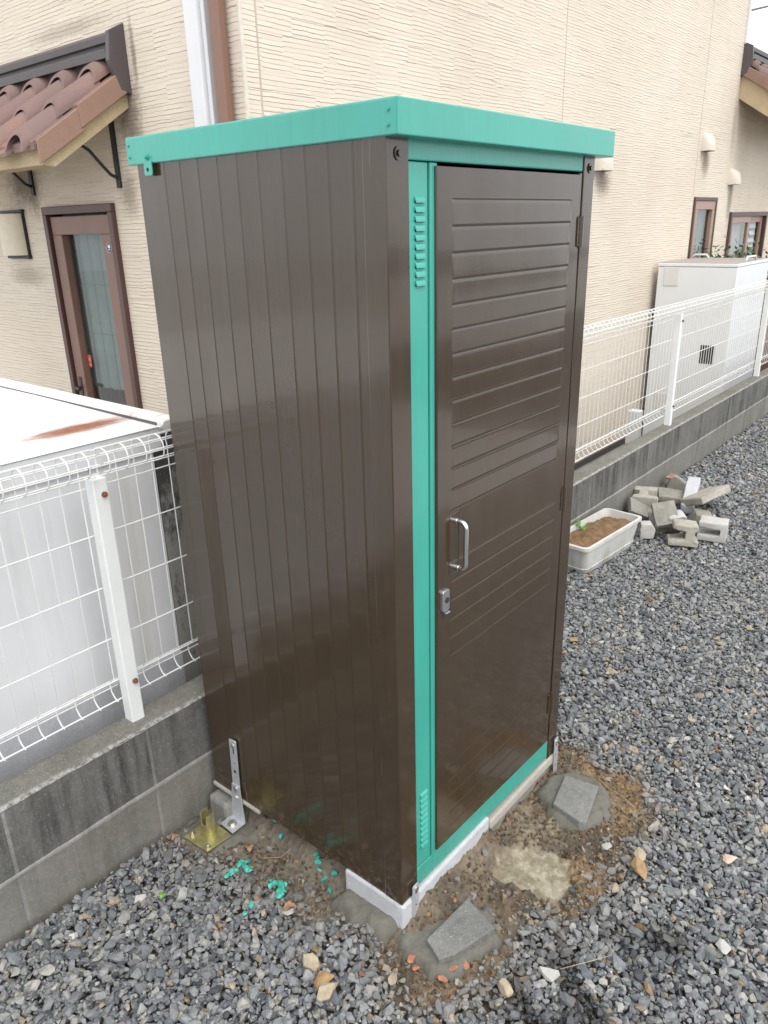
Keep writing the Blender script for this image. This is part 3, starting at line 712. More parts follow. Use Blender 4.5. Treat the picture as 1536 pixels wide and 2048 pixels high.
e.add([(DX1, yf, DZ0 - .015), (DX1, yf, DZ1), (DX1, 0.012, DZ1), (DX1, 0.012, DZ0 - .015)], [(0, 1, 2, 3)])
e.add([(DX0, yf, DZ1), (DX1, yf, DZ1), (DX1, 0.012, DZ1 + 0.001), (DX0, 0.012, DZ1 + 0.001)], [(0, 1, 2, 3)])
e.add([(DX0, yf, DZ0), (DX1, yf, DZ0 - .015), (DX1, 0.012, DZ0 - .015), (DX0, 0.012, DZ0)], [(0, 1, 2, 3)])
e.build('door_edge', 'brown_paint', door)
h = MB(); hx, hz0, hz1, hy = 0.207, 0.838, 0.950, -0.036
arc = lambda cy, cz, a0, a1: [(hx, cy + 0.014 * math.cos(a), cz + 0.014 * math.sin(a)) for a in np.linspace(a0, a1, 6)]
h.tube([(hx, yf, hz1)] + arc(hy + 0.014, hz1 - 0.014, math.pi / 2, math.pi) + arc(hy + 0.014, hz0 + 0.014, math.pi, 1.5 * math.pi) + [(hx, yf, hz0)], 0.0055, 12)
h.cyl((hx, yf + 0.001, hz0), (hx, yf - 0.009, hz0), 0.0066, 12); h.cyl((hx, yf + 0.001, hz1), (hx, yf - 0.004, hz1), 0.0066, 12)
h.build('handle', 'chrome', door, auto=40)
rim = MB(); rp = [(0.187 + 0.006 * math.cos(a) + (0.024 if math.cos(a) > 0 else 0), yf - 0.001, 0.898 + 0.006 * math.sin(a) + (0.066 if math.sin(a) > 0 else -0.066)) for a in np.linspace(0.01, 2 * math.pi + 0.01, 25)[:-1]]
rim.tube(rp, 0.0013, 6, closed=True); rim.build('handle_recess_rim', 'brown_paint', door, True)
lk = MB().prism([(0.148, 0.752), (0.1535, 0.747), (0.1705, 0.747), (0.1745, 0.752), (0.1745, 0.796), (0.1705, 0.800), (0.1535, 0.800), (0.148, 0.796)], 1, yf + 0.002, yf - 0.008)
lk.box(0.156, 0.172, yf - 0.004, yf - 0.012, 0.742, 0.7455)
lk = lk.build('lock', 'lock_steel', door, bevel=0.0015)
MB().cyl((0.1635, yf - 0.0075, 0.775), (0.1635, yf - 0.0095, 0.775), 0.0070, 20).build('keyhole', 'sticker_dark', lk, auto=40)
for z0 in (1.501, 0.820, 0.160):
    b = MB().cyl((0.7205, yf - 0.001, z0), (0.7205, yf - 0.001, z0 + 0.034), 0.0072, 14); b.cyl((0.7205, yf - 0.001, z0 + 0.035), (0.7205, yf - 0.001, z0 + 0.069), 0.0072, 14)
    b.box(0.704, 0.7205, yf - 0.0025, yf + 0.001, z0 + 0.002, z0 + 0.067)
    b.cyl((0.7205, yf - 0.001, z0 - 0.003), (0.7205, yf - 0.001, z0 + 0.072), 0.003, 8)
    b.build('hinge', 'brown_paint', door, auto=40)
# roof: folded sheet with a deep rim
RX0, RX1, RY0, RY1, RZ0, RZ1 = -0.0065, 0.8237, -0.0342, 0.745, 1.7013, 1.7581
roof = MB()
roof.box(RX0, RX1, RY0, RY1, RZ0, RZ1)
roof = roof.build('roof', 'teal_paint', shed, bevel=0.0025)
MB().box(RX0 + 0.0005, RX0 - 0.0012, RY0 + 0.003, RY1 - 0.002, RZ0 + 0.0015, RZ1 - 0.003).build('roof_side_flap', 'teal_paint', roof, bevel=0.0008)
for (y, z) in [(0.733, 1.741), (0.733, 1.717), (-0.0155, 1.740), (-0.0145, 1.717)]: MB().cyl((RX0, y, z), (RX0 - 0.0034, y, z), 0.0032, 12).cyl((RX0 - 0.003, y, z), (RX0 - 0.0046, y, z), 0.0017, 8).build('rivet', 'teal_paint', roof, auto=40)
s = MB().cyl((RX0, 0.667, 1.714), (RX0 - 0.004, 0.667, 1.714), 0.006, 14); s.cyl((RX0 - 0.004, 0.667, 1.714), (RX0 - 0.010, 0.667, 1.714), 0.0042, 6)
s.build('bolt', 'teal_paint', roof, auto=40)
tb = MB().prism([(0.651, RZ0 + 0.004), (0.651, 1.680), (0.654, 1.677), (0.677, 1.677), (0.680, 1.680), (0.680, RZ0 + 0.004)], 0, RX0 - 0.0045, RX0 - 0.0015)
tb = tb.build('hanging_tab', 'teal_paint', roof, bevel=0.0008)
MB().cyl((RX0 - 0.0042, 0.666, 1.689), (RX0 - 0.0049, 0.666, 1.689), 0.0042, 14).build('tab_hole', 'black_hole', tb)

# foundation under the shed
def slab(name, mat, x0, x1, y0, y1, z0, z1, label, bev=0.006):
    b = MB().box(x0, x1, y0, y1, z0, z1); c = ((x0 + x1) / 2, (y0 + y1) / 2, z0)
    o = b.build(name, mat, None, bevel=bev); tag(o, label, 'foundation block', 'blocks carrying the shed'); return o
slab('foundation_block', 'new_concrete', -0.006, 0.385, -0.010, 0.185, -0.125, -0.0012, 'pale new concrete block under the front left corner of the shed')
slab('foundation_block', 'beige_concrete', 0.393, 0.79, -0.008, 0.18, -0.06, -0.0265, 'thin beige concrete slab under the right half of the shed front')
slab('foundation_block', 'grey_block', 0.395, 0.80, 0.004, 0.19, -0.13, -0.061, 'dark grey block below the thin beige slab at the shed front', 0.008)
slab('foundation_block', 'beige_concrete', -0.005, 0.40, 0.52, 0.727, -0.014, -0.0012, 'thin pale slab under the rear left corner of the shed', 0.003)
slab('foundation_block', 'stained_post', -0.030, 0.38, 0.640, 0.727, -0.13, -0.034, 'light grey block below the thin slab at the rear of the shed', 0.012)
slab('foundation_block', 'grey_block', 0.42, 0.78, 0.55, 0.72, -0.13, -0.0265, 'hidden grey block under the rear right corner of the shed', 0.008)

# anchor brackets
def holes(b, pts): 
    for p0, p1, r in pts: b.cyl(p0, p1, r, 14)
    return b
br = thing('anchor_bracket', 'two-piece galvanised strap bracket bolted to the rear of the ribbed shed side', 'bracket', (-0.03, 0.615, ZG), 'galvanised brackets anchoring the shed')
u = MB().prism([(0.589, 0.205), (0.593, 0.209), (0.617, 0.206), (0.620, 0.203), (0.626, 0.020), (0.594, 0.020)], 0, -0.0070, -0.0042)
u.build('upper_strap', 'galvanised', br, bevel=0.0008)
l = MB().prism([(0.591, 0.049), (0.626, 0.049), (0.645, -0.078), (0.583, -0.078)], 0, -0.0100, -0.0072)
l.prism([(-0.0100, 0.583), (-0.0100, 0.645), (-0.055, 0.640), (-0.058, 0.582)], 2, -0.080, -0.0765)
l.build('lower_strap', 'galvanised', br, bevel=0.0008)
for hp in [((-0.007, 0.604, 0.188), (-0.010, 0.604, 0.188), 0.0065), ((-0.010, 0.609, 0.036), (-0.0135, 0.609, 0.036), 0.0075)]: holes(MB(), [hp]).build('bolt', 'bolt_steel', br, auto=40)
MB().tube([(-0.035, 0.611, -0.077), (-0.035, 0.611, -0.068)], 0.0105, 6).cyl((-0.035, 0.611, -0.0768), (-0.035, 0.611, -0.0745), 0.014, 20).build('anchor_bolt', 'bolt_steel', br, auto=40)
for hp in [((-0.0069, 0.6075, 0.096), (-0.0073, 0.6075, 0.096), 0.0052), ((-0.0069, 0.605, 0.126), (-0.0073, 0.605, 0.126), 0.0022)]: holes(MB(), [hp]).build('bolt_hole', 'black_hole', br)
MB().box(-0.0073, -0.0069, 0.6015, 0.6065, 0.160, 0.180).build('bolt_slot', 'black_hole', br)
MB().tube([(-0.0098, 0.604, 0.008), (-0.0098, 0.612, 0.006)], 0.0032, 8).build('slot_lug', 'sticker_white', br)
for (x0, x1, zt, zb, lab) in [(0.0305, 0.0545, 0.038, -0.098, 'galvanised strap bracket at the front left shed corner beside the nearer paving slab'), (0.7590, 0.7830, 0.036, -0.105, 'galvanised strap bracket at the right front shed corner beside the farther slab')]:
    br = thing('anchor_bracket', lab, 'bracket', ((x0 + x1) / 2, -0.012, ZG), 'galvanised brackets anchoring the shed')
    MB().prism([(x0, zt - 0.004), (x0 + 0.004, zt), (x1 - 0.004, zt), (x1, zt - 0.004), (x1 + (0.006 if x0 > 0.5 else 0), zb), (x0 + (0.004 if x0 > 0.5 else -0.004), zb)], 1, -0.0125, -0.0105).build('strap', 'galvanised', br, bevel=0.0006)
    xm = (x0 + x1) / 2
    MB().cyl((xm + 0.002, -0.0124, zt - 0.014), (xm + 0.002, -0.0155, zt - 0.014), 0.0058, 14).build('bolt', 'bolt_steel', br, auto=40)
    for hp in [((xm, -0.0126, -0.028), (xm, -0.0129, -0.028), 0.0024), ((xm, -0.0126, -0.066), (xm, -0.0129, -0.066), 0.0028), ((xm + 0.001, -0.0126, zt - 0.026), (xm + 0.001, -0.0129, zt - 0.026), 0.0036)]: holes(MB(), [hp]).build('bolt_hole', 'black_hole', br)

# yellow zinc pole socket
so = thing('pole_socket', 'yellow-zinc notched tube socket on a square base plate against the block wall', 'pole socket', (-0.10, 0.64, ZG))
MB().prism([(-0.152, 0.689), (-0.145, 0.588), (-0.061, 0.583), (-0.060, 0.690)], 2, -0.086, -0.082).build('base_plate', 'yellow_zinc', so, bevel=0.001)
tcx, tcy, tr, tz0, tz1 = -0.097, 0.640, 0.0195, -0.082, -0.006
b = MB(); nS = 40; vs = []; fs = []
for k in range(nS):
    a = 2 * math.pi * k / nS
    notch = 0.032 if (math.cos(a - math.radians(200)) > 0.93 or math.cos(a - math.radians(20)) > 0.96) else 0.0
    for (r_, z_) in [(tr, tz0), (tr, tz1 - notch), (tr - 0.0022, tz1 - notch), (tr - 0.0022, tz0)]: vs.append((tcx + r_ * math.cos(a), tcy + r_ * math.sin(a), z_))
for k in range(nS):
    q = (k + 1) % nS
    for j in range(3): fs.append((k * 4 + j, q * 4 + j, q * 4 + j + 1, k * 4 + j + 1))
b.add(vs, fs); b.build('tube', 'yellow_zinc', so, auto=45)
for (x, y) in [(-0.133, 0.600), (-0.132, 0.673)]:
    MB().tube([(x, y, -0.082), (x, y, -0.073)], 0.0085, 6).cyl((x, y, -0.073), (x, y, -0.066), 0.0045, 10).build('bolt', 'bolt_steel', so, auto=40)

# mortar beds and paving slabs
def mound(name, poly, h, label, seed, z0=-0.108, step=0.005):
    P = np.array(poly); xs_ = np.arange(P[:, 0].min() - 0.03, P[:, 0].max() + 0.03, step); ys_ = np.arange(P[:, 1].min() - 0.03, P[:, 1].max() + 0.03, step)
    X, Y = np.meshgrid(xs_, ys_, indexing='ij'); s = sdpoly(X, Y, poly) + (fbm(X, Y, 22, 4, seed) - 0.5) * 0.035
    t = np.clip(-s / 0.035, 0, 1); t = t * (2 - t)
    Zm = z0 - 0.012 + (h + 0.012) * t + (fbm(X, Y, 45, 5, seed + 5) - 0.5) * 0.013 * np.clip(t * 3, 0, 1)
    V, T = gridmesh(xs_, ys_, Zm); sv = s.ravel(); keep = (sv[T] < 0.012).all(1); T = T[keep]
    b = MB(); used = np.unique(T); mp = -np.ones(len(V), int); mp[used] = np.arange(len(used)); b.add(V[used], mp[T])
    o = b.build(name, 'mortar', None, True); return tag(o, label, 'mortar', 'mortar beds round the shed')
mound('mortar_bed', [(.075, -.002), (.06, .02), (-.02, .035), (-.055, -.05), (-.065, -.13), (-.03, -.185), (.05, -.205), (.13, -.215), (.185, -.17), (.20, -.09), (.15, -.05), (.09, -.02)], 0.030, 'wet grey mortar bed round the nearer paving slab at the shed corner', 3)
mound('mortar_bed', [(.74, .0), (.64, -.01), (.57, -.10), (.565, -.19), (.62, -.225), (.70, -.245), (.78, -.215), (.83, -.14), (.82, -.05)], 0.030, 'grey mortar bed round the farther paving slab', 13)
mound('mortar_bed', [(-.172, .745), (-.178, .60), (-.135, .562), (-.04, .52), (.05, .48), (.10, .48), (.10, .745)], 0.019, 'grey mortar pad under the yellow pole socket and rear bracket', 23)
mound('mortar_bed', [(-.055, .20), (-.075, .12), (-.05, .03), (-.01, -.02), (.03, .0), (.03, .20)], 0.052, 'thin grey mortar skim along the left side of the new block', 33)
def paver(poly, zt, th, tilt, label):
    zt += 0.004
    b = MB().prism(poly, 2, -th, 0.0)
    c = np.mean(np.array(poly), 0)
    mt = Matrix.Translation((c[0], c[1], zt)) @ Matrix.Rotation(tilt[0], 4, 'X') @ Matrix.Rotation(tilt[1], 4, 'Y') @ Matrix.Translation((-c[0], -c[1], 0))
    b.xform(mt); o = b.build('paving_slab', 'paver', None, bevel=0.004, seg=3); return tag(o, label, 'paving slab', 'concrete slabs set in mortar')
paver([(.160, -.087), (.133, -.189), (.012, -.152), (-.022, -.130), (.002, -.074)], -0.064, 0.045, (R(1), R(-2)), 'grey paving slab with a clipped corner, nearer the camera in wet mortar')
paver([(.744, -.062), (.765, -.165), (.600, -.203), (.590, -.185), (.606, -.092)], -0.068, 0.045, (R(2), R(1)), 'grey paving slab farther off, beside the right front shed corner')

# ================================================================== loose bits on the ground
def gz(x, y):
    return float(soil_z(x, y)) if soil_sd(np.array([x]), np.array([y]))[0] < 0.0 else ZG + 0.003
def rock(name, x, y, size, mat, label, cat, group, k, dz=0.0, flat=1.0, z=None):
    pv, pf = PROT[k % len(PROT)]
    b = MB(); b.add([tuple(p) for p in pv * np.array([1, 1, flat])], [tuple(t) for t in pf])
    a = (k * 2.39) % 6.28
    b.xform(Matrix.Translation((x, y, (gz(x, y) if z is None else z) + size * 0.4 + dz)) @ Matrix.Rotation(a, 4, 'Z') @ Matrix.Rotation(0.3 * math.sin(k), 4, 'X') @ Matrix.Scale(size, 4))
    o = b.build(name, mat, None, bevel=size * 0.06, seg=1); return tag(o, label, cat, group)
tealA = [(-0.097, 0.492), (-0.096, 0.477), (-0.103, 0.458), (-0.115, 0.466), (-0.12, 0.48), (-0.114, 0.441), (-0.138, 0.475), (-0.15, 0.476), (-0.163, 0.476), (-0.108, 0.485), (-0.106, 0.47), (-0.118, 0.452)]
tealB = [(-0.077, 0.357), (-0.087, 0.356), (-0.098, 0.349), (-0.095, 0.333), (-0.086, 0.332), (-0.11, 0.326), (-0.123, 0.317), (-0.103, 0.32), (-0.099, 0.378), (-0.109, 0.357), (-0.092, 0.343), (-0.112, 0.316), (-0.104, 0.334)]
tealC = [(0.041, 0.513), (0.048, 0.528), (0.032, 0.497), (0.053, 0.505), (0.015, 0.455)]
tealD = [(0.020, 0.317), (0.008, 0.300), (0.000, 0.288), (0.014, 0.305), (-0.008, 0.262), (0.010, 0.240), (-0.022, 0.226)]
k = 0
for L, lab in [(tealA, 'teal paint-spattered stone in the cluster between the pole socket and the shed'), (tealB, 'teal paint-spattered stone in the cluster on gravel nearer the camera'), (tealC, 'teal paint-spattered stone under the shed edge by the rear bracket'), (tealD, 'teal paint-spattered stone on soil beside the pale corner block')]:
    for (x, y) in L:
        rock('painted_stone', x, y, 0.0075 + 0.004 * ((k * 37 % 10) / 10), 'teal_stone', lab, 'painted stone', 'teal painted stones along the shed side', k, 0.004); k += 1
rock('painted_stone', -0.189, 0.35, 0.010, 'teal_stone', 'single teal-painted stone alone on the gravel, larger of two', 'painted stone', 'teal painted stones along the shed side', 3, 0.006)
rock('painted_stone', -0.216, 0.342, 0.008, 'teal_stone', 'single teal-painted stone alone on the gravel, smaller of two', 'painted stone', 'teal painted stones along the shed side', 5, 0.006)
for i, (x, y, s, lab) in enumerate([(-0.051, -0.07, .012, 'orange brick chip at the left edge of the wet mortar, larger'), (-0.060, -0.091, .010, 'orange brick chip below the larger one at the left mortar edge'), (-0.043, -0.156, .013, 'orange brick chip at the front edge of the mortar bed'),
        (0.021, -0.172, .013, 'largest orange brick chip pressed in the mortar by the slab front'), (0.023, -0.154, .008, 'small orange brick chip touching the slab front edge'), (-0.010, -0.162, .009, 'small orange brick chip between the slab and mortar front edge'),
        (-0.152, -0.008, .011, 'orange brick chip on the gravel left of the mortar'), (0.061, -0.036, .007, 'tiny orange chip in mortar behind the nearer slab'), (0.141, -0.061, .007, 'tiny orange chip at the rear right corner of the nearer slab')]):
    rock('brick_chip', x, y, s, 'orange_chip', lab, 'brick chip', 'orange brick chips round the mortar', i + 8, 0.010 if i < 6 else 0.004, 0.45)
for i, (x, y, s, mt, lab) in enumerate([(0.54, -0.39, .030, 'ochre_stone', 'big ochre rounded stone on the gravel right of the soil'), (0.584, -0.369, .022, 'tan_stone', 'tan stone just behind the big ochre one'), (0.582, -0.278, .016, 'white_stone', 'whitish stone at the soil edge above the ochre stones'),
        (0.117, -0.344, .020, 'white_stone', 'bright white flat stone on the dark wet gravel'), (0.439, -0.636, .018, 'white_stone', 'white stone on dry gravel near the lower right corner'), (-0.238, 0.03, .025, 'tan_stone', 'pale tan stone in the foreground gravel left of centre'),
        (-0.222, 0.053, .024, 'ochre_stone', 'orange-brown stone touching the pale tan one in the foreground'), (-0.207, 0.109, .024, 'tan_stone', 'beige knobbly stone behind the orange-brown foreground stone'), (0.022, -0.284, .018, 'tan_stone', 'tan stone at the edge of the wet gravel in front of the slab')]):
    rock('loose_stone', x, y, s, mt, lab, 'stone', 'odd coloured stones on the gravel', i + 3, 0.006)
rock('plastic_scrap', 0.729, -0.563, 0.020, 'pink_stone', 'pale pink scrap lying on the gravel at the right', 'scrap', None, 9, 0.004, 0.5)
def leaf(x, y, s, rz, lab, mat='dry_leaf', dz=0.014):
    b = MB(); vs = []; fs = []; n = 9
    for i in range(n):
        t = i / (n - 1); w = math.sin(math.pi * min(1, t * 1.05)) ** 0.8 * 0.35 * (1 + 0.25 * math.sin(t * 19))
        for j in (-1, -0.5, 0, 0.5, 1): vs.append((t - 0.5, j * w, 0.25 * abs(j) ** 1.4 * w * 2 + 0.18 * math.sin(t * 4.2) + 0.05 * math.sin(j * 5 + t * 9)))
    for i in range(n - 1):
        for j in range(4): fs.append((i * 5 + j, i * 5 + j + 1, i * 5 + 6 + j, i * 5 + 5 + j))
    b.add(vs, fs); b.xform(Matrix.Translation((x, y, gz(x, y) + dz)) @ Matrix.Rotation(rz, 4, 'Z') @ Matrix.Scale(s, 4))
    o = b.build('dry_leaf' if mat == 'dry_leaf' else 'green_leaf', mat, None, True)
    md_ = o.modifiers.new('thick', 'SOLIDIFY'); md_.thickness = 0.0006
    return tag(o, lab, 'leaf', 'fallen leaves')
leaf(-0.055, 0.515, 0.034, 1.0, 'curled dry brown leaf at the gravel edge above the teal cluster')
leaf(-0.136, 0.265, 0.034, 2.4, 'crumpled dry brown leaf on the gravel below the teal clusters')
leaf(-0.170, 0.700, 0.030, 0.4, 'dry reddish brown leaf at the foot of the block wall')
leaf(-0.315, 0.554, 0.026, 0.6, 'small green leaf on the gravel left of the teal clusters', 'leaf_green', 0.012)
def twig(pts, lab, r=0.0011):
    b = MB().tube([(x, y, gz(x, y) + 0.012 + dz) for x, y, dz in pts], r, 6); o = b.build('twig', 'twig', None, True); return tag(o, lab, 'twig', 'dry stems on the ground')
twig([(.83, -.12, 0), (.80, -.18, .004), (.80, -.23, .002), (.76, -.28, .004)], 'pale dry stem on the orange soil right of the farther slab')
twig([(.24, -.30, 0), (.215, -.335, .006), (.225, -.30, .003)], 'short curved pale stem at the edge of the wet gravel')
twig([(.14, -.36, .004), (.19, -.40, .008), (.25, -.44, .005)], 'thin straight stem lying across the wet gravel')
twig([(-.06, .46, .0), (-.02, .42, .003), (0, .40, .0)], 'thin dark root lying on the soil by the shed side')

# ================================================================== planter
pl = thing('planter', 'long whitish plastic planter trough filled with brown earth, by the block wall', 'planter', (2.41, 0.622, ZG))
def rot(x, y, c=(2.41, 0.622), a=R(-4)): return (c[0] + x * math.cos(a) - y * math.sin(a), c[1] + x * math.sin(a) + y * math.cos(a))
def rrect(hx, hy, r, n=6):
    out = []
    for cx, cy, a0 in [(hx - r, hy - r, 0), (-hx + r, hy - r, 90), (-hx + r, -hy + r, 180), (hx - r, -hy + r, 270)]:
        for q in range(n): a = R(a0 + 90 * q / (n - 1)); out.append((cx + r * math.cos(a), cy + r * math.sin(a)))
    return out
prof = [(0.250, 0.084, -0.092), (0.262, 0.092, -0.06), (0.258, 0.089, -0.0585), (0.280, 0.102, 0.048), (0.294, 0.112, 0.052), (0.294, 0.112, 0.068), (0.278, 0.098, 0.069), (0.268, 0.092, 0.02)]
b = MB(); n4 = 24; vs = []; fs = []
for (hx_, hy_, z) in prof: vs += [(*rot(*p), z) for p in rrect(hx_, hy_, 0.03)]
for i in range(len(prof) - 1):
    for j in range(n4): fs.append((i * n4 + j, i * n4 + (j + 1) % n4, (i + 1) * n4 + (j + 1) % n4, (i + 1) * n4 + j))
fs.append(tuple(range(n4))[::-1]); b.add(vs, fs); trough = b.build('trough', 'planter_plastic', pl, auto=40)
MB().cyl((*rot(-0.2552, -0.03), -0.076), (*rot(-0.262, -0.03), -0.076), 0.006, 12).build('drain_hole', 'black_hole', trough)
xs_ = np.linspace(-0.272, 0.272, 90); ys_ = np.linspace(-0.095, 0.095, 34); X2, Y2 = np.meshgrid(xs_, ys_, indexing='ij')
Z2 = 0.030 + 0.030 * np.exp(-(X2 / 0.2) ** 2 - (Y2 / 0.09) ** 2) + 0.030 * (fbm(X2, Y2, 22, 4, 5) - 0.5)
V, T = gridmesh(xs_, ys_, Z2); V2 = np.array([(*rot(x, y), z) for x, y, z in V])
cc = np.array([0.22, 0.135, 0.072]) * (0.55 + 0.9 * fbm(V[:, 0], V[:, 1], 45, 4, 15))[:, None]
o = bigmesh('soil_fill', V2 - np.array(BASE[pl.name]), T, 'soil', np.concatenate([cc, np.zeros((len(cc), 1))], 1), True); o.parent = pl
def sprig(name, x, y, z, s, n_, seed, mat, label, cat, group=None):
    r = random.Random(seed); p = thing(name, label, cat, (x, y, z), group); st = MB(); lf = MB()
    for i in range(n_):
        a = r.uniform(0, 6.28); e = r.uniform(0.5, 1.4); L = s * r.uniform(0.6, 1.1)
        d = Vector((math.cos(a) * math.cos(e), math.sin(a) * math.cos(e), math.sin(e)))
        st.tube([(x, y, z), tuple(Vector((x, y, z)) + d * L * 0.6), tuple(Vector((x, y, z)) + d * L)], 0.001 + s * 0.008, 5)
        for q in range(7):
            c = Vector((x, y, z)) + d * L * r.uniform(0.45, 1.05); u_ = Vector((r.uniform(-1, 1), r.uniform(-1, 1), r.uniform(-.3, .8))).normalized(); w_ = u_.cross(d).normalized()
            ls = s * r.uniform(0.16, 0.30)
            lf.add([c, c + u_ * ls * .5 + w_ * ls * .28, c + u_ * ls, c + u_ * ls * .5 - w_ * ls * .28], [(0, 1, 2, 3)])
    st.build('stem', mat, p); lf.build('foliage', mat, p); return p
sx, sy = rot(-0.03, 0.075)
sprig('seedling', sx, sy, 0.045, 0.05, 9, 3, 'leaf_green', 'bright green seedling at the rear rim of the planter', 'plant')
sprig('weed', 2.80, 0.36, ZG, 0.045, 6, 8, 'shrub_leaf', 'small pale weed in the gravel before the broken blocks', 'plant')

# ================================================================== broken blocks
GRP = 'broken concrete blocks heaped by the wall'
def piece(poly, depth, loc, rz, mat, label, rx=0.0, ry=0.0, axis=1, bev=0.007):
    b = MB().prism(poly, axis, -depth / 2, depth / 2)
    # subdivided and roughened so that broken edges are uneven
    me = bpy.data.meshes.new('block'); me.from_pydata(b.v, [], b.f); bm = bmesh.new(); bm.from_mesh(me)
    bmesh.ops.recalc_face_normals(bm, faces=bm.faces)
    bmesh.ops.bevel(bm, geom=bm.edges[:], offset=bev, segments=2, affect='EDGES', profile=0.6)
    bmesh.ops.triangulate(bm, faces=[f for f in bm.faces if len(f.verts) > 4])
    bmesh.ops.subdivide_edges(bm, edges=[e_ for e_ in bm.edges if e_.calc_length() > 0.03], cuts=2, use_grid_fill=True)
    bmesh.ops.triangulate(bm, faces=bm.faces)
    r = random.Random(hash(label) % 9999 if False else sum(map(ord, label)))
    for v_ in bm.verts: v_.co += Vector((r.uniform(-1, 1), r.uniform(-1, 1), r.uniform(-1, 1))) * 0.0018
    mt = Matrix.Translation(loc) @ Matrix.Rotation(rz, 4, 'Z') @ Matrix.Rotation(rx, 4, 'X') @ Matrix.Rotation(ry, 4, 'Y')
    bm.transform(mt); bm.to_mesh(me); bm.free(); me.materials.append(M[mat])
    me.polygons.foreach_set('use_smooth', [True] * len(me.polygons)); me.set_sharp_from_angle(angle=R(35))
    o = bpy.data.objects.new('broken_block', me); COL.objects.link(o); BASE[o.name] = (0, 0, 0)
    return tag(o, label, 'concrete block', GRP)
AZ = R(-74)
def rect(w, h): return [(-w / 2, 0), (w / 2, 0), (w / 2, h), (-w / 2, h)]
Cs = [(-.074, 0), (.072, 0), (.072, .104), (-.070, .104), (-.070, .072), (.040, .070), (.040, .034), (-.074, .032)]
Is = [(-.080, 0), (.070, 0), (.072, .026), (.052, .036), (.050, .078), (.066, .086), (.064, .116), (-.058, .120), (-.062, .094), (.004, .082), (.004, .040), (-.080, .030)]
Ip = [(-.075, -.085), (.070, -.090), (.072, -.058), (.016, -.040), (.012, .030), (.066, .042), (.070, .088), (-.074, .085), (-.060, .058), (-.068, .040), (-.036, .026), (-.036, -.034), (-.070, -.050)]
zb = ZG + 0.004
piece(Cs, 0.13, (2.995, 0.215, zb), AZ - R(4), 'light_block', 'pale C-shaped block end standing alone at the right of the heap', R(-3))
piece(Is, 0.12, (2.83, 0.315, zb), AZ + R(8), 'tan_block', 'I-shaped hollow block piece standing at the front of the heap', R(-5))
piece(Ip, 0.125, (3.17, 0.67, zb + 0.065), AZ + R(6), 'tan_block', 'upright hollow block with its H-shaped top face up, nearest the wall', R(4), axis=2)
piece(Is, 0.15, (2.985, 0.475, zb + 0.030), AZ + R(24), 'grey_block', 'hollow block piece tipped on its side in the middle of the heap', R(38), R(-16))
piece(rect(0.15, 0.040), 0.13, (3.40, 0.60, zb + 0.030), AZ + R(8), 'grey_block', 'dark flat slab lying between the H-shaped block and the pale bar', R(8), R(5))
piece(rect(0.072, 0.070), 0.32, (3.42, 0.485, zb + 0.040), AZ - R(3), 'new_concrete', 'whitish concrete bar lying lengthwise and tilted up at the far end', R(15))
piece([(-.055, 0), (.055, 0), (.060, .055), (-.005, .095), (-.040, .095)], 0.09, (3.66, 0.66, zb), AZ, 'grey_block', 'grey block fragment with a red-painted corner against the wall', R(-8))
piece(rect(0.034, 0.010), 0.075, (3.63, 0.69, zb + 0.092), AZ - R(20), 'red_paint', 'thin red-painted chip on top of the rearmost block fragment', R(8), R(-8), bev=0.003)
piece(rect(0.16, 0.045), 0.26, (3.36, 0.375, zb + 0.085), AZ - R(34), 'tan_block', 'long pale slab propped up and sloping towards the right of the heap', R(6), R(-22))
piece([(-.07, 0), (.06, 0), (.05, .06), (-.04, .075)], 0.12, (3.17, 0.33, zb), AZ + R(10), 'grey_block', 'dark fragment under the sloping pale slab')
piece([(-.05, 0), (.04, 0), (.045, .07), (-.03, .085)], 0.06, (3.52, 0.42, zb), AZ, 'grey_block', 'grey fragment right behind the pale tilted bar')
piece(rect(0.15, 0.035), 0.12, (3.05, 0.655, zb + 0.040), AZ + R(12), 'grey_block', 'dark-faced block half sloping down behind the planter end', R(24), R(26))
piece([(-.038, 0), (.034, 0), (.042, .050), (.016, .085), (-.036, .080)], 0.08, (2.80, 0.505, zb), AZ + R(10), 'light_block', 'light grey block lump beside the planter corner', R(-6))
piece([(-.05, 0), (.04, 0), (.03, .04), (-.02, .065)], 0.07, (3.14, 0.715, zb + 0.01), AZ, 'pink_stone', 'pinkish block shard behind the planter against the wall')
piece([(-.05, 0), (.05, 0), (.035, .022), (-.04, .026)], 0.07, (2.94, 0.40, zb + 0.095), AZ + R(24), 'light_block', 'flat pale shard resting on the I-shaped piece', R(14), R(-16), bev=0.005)

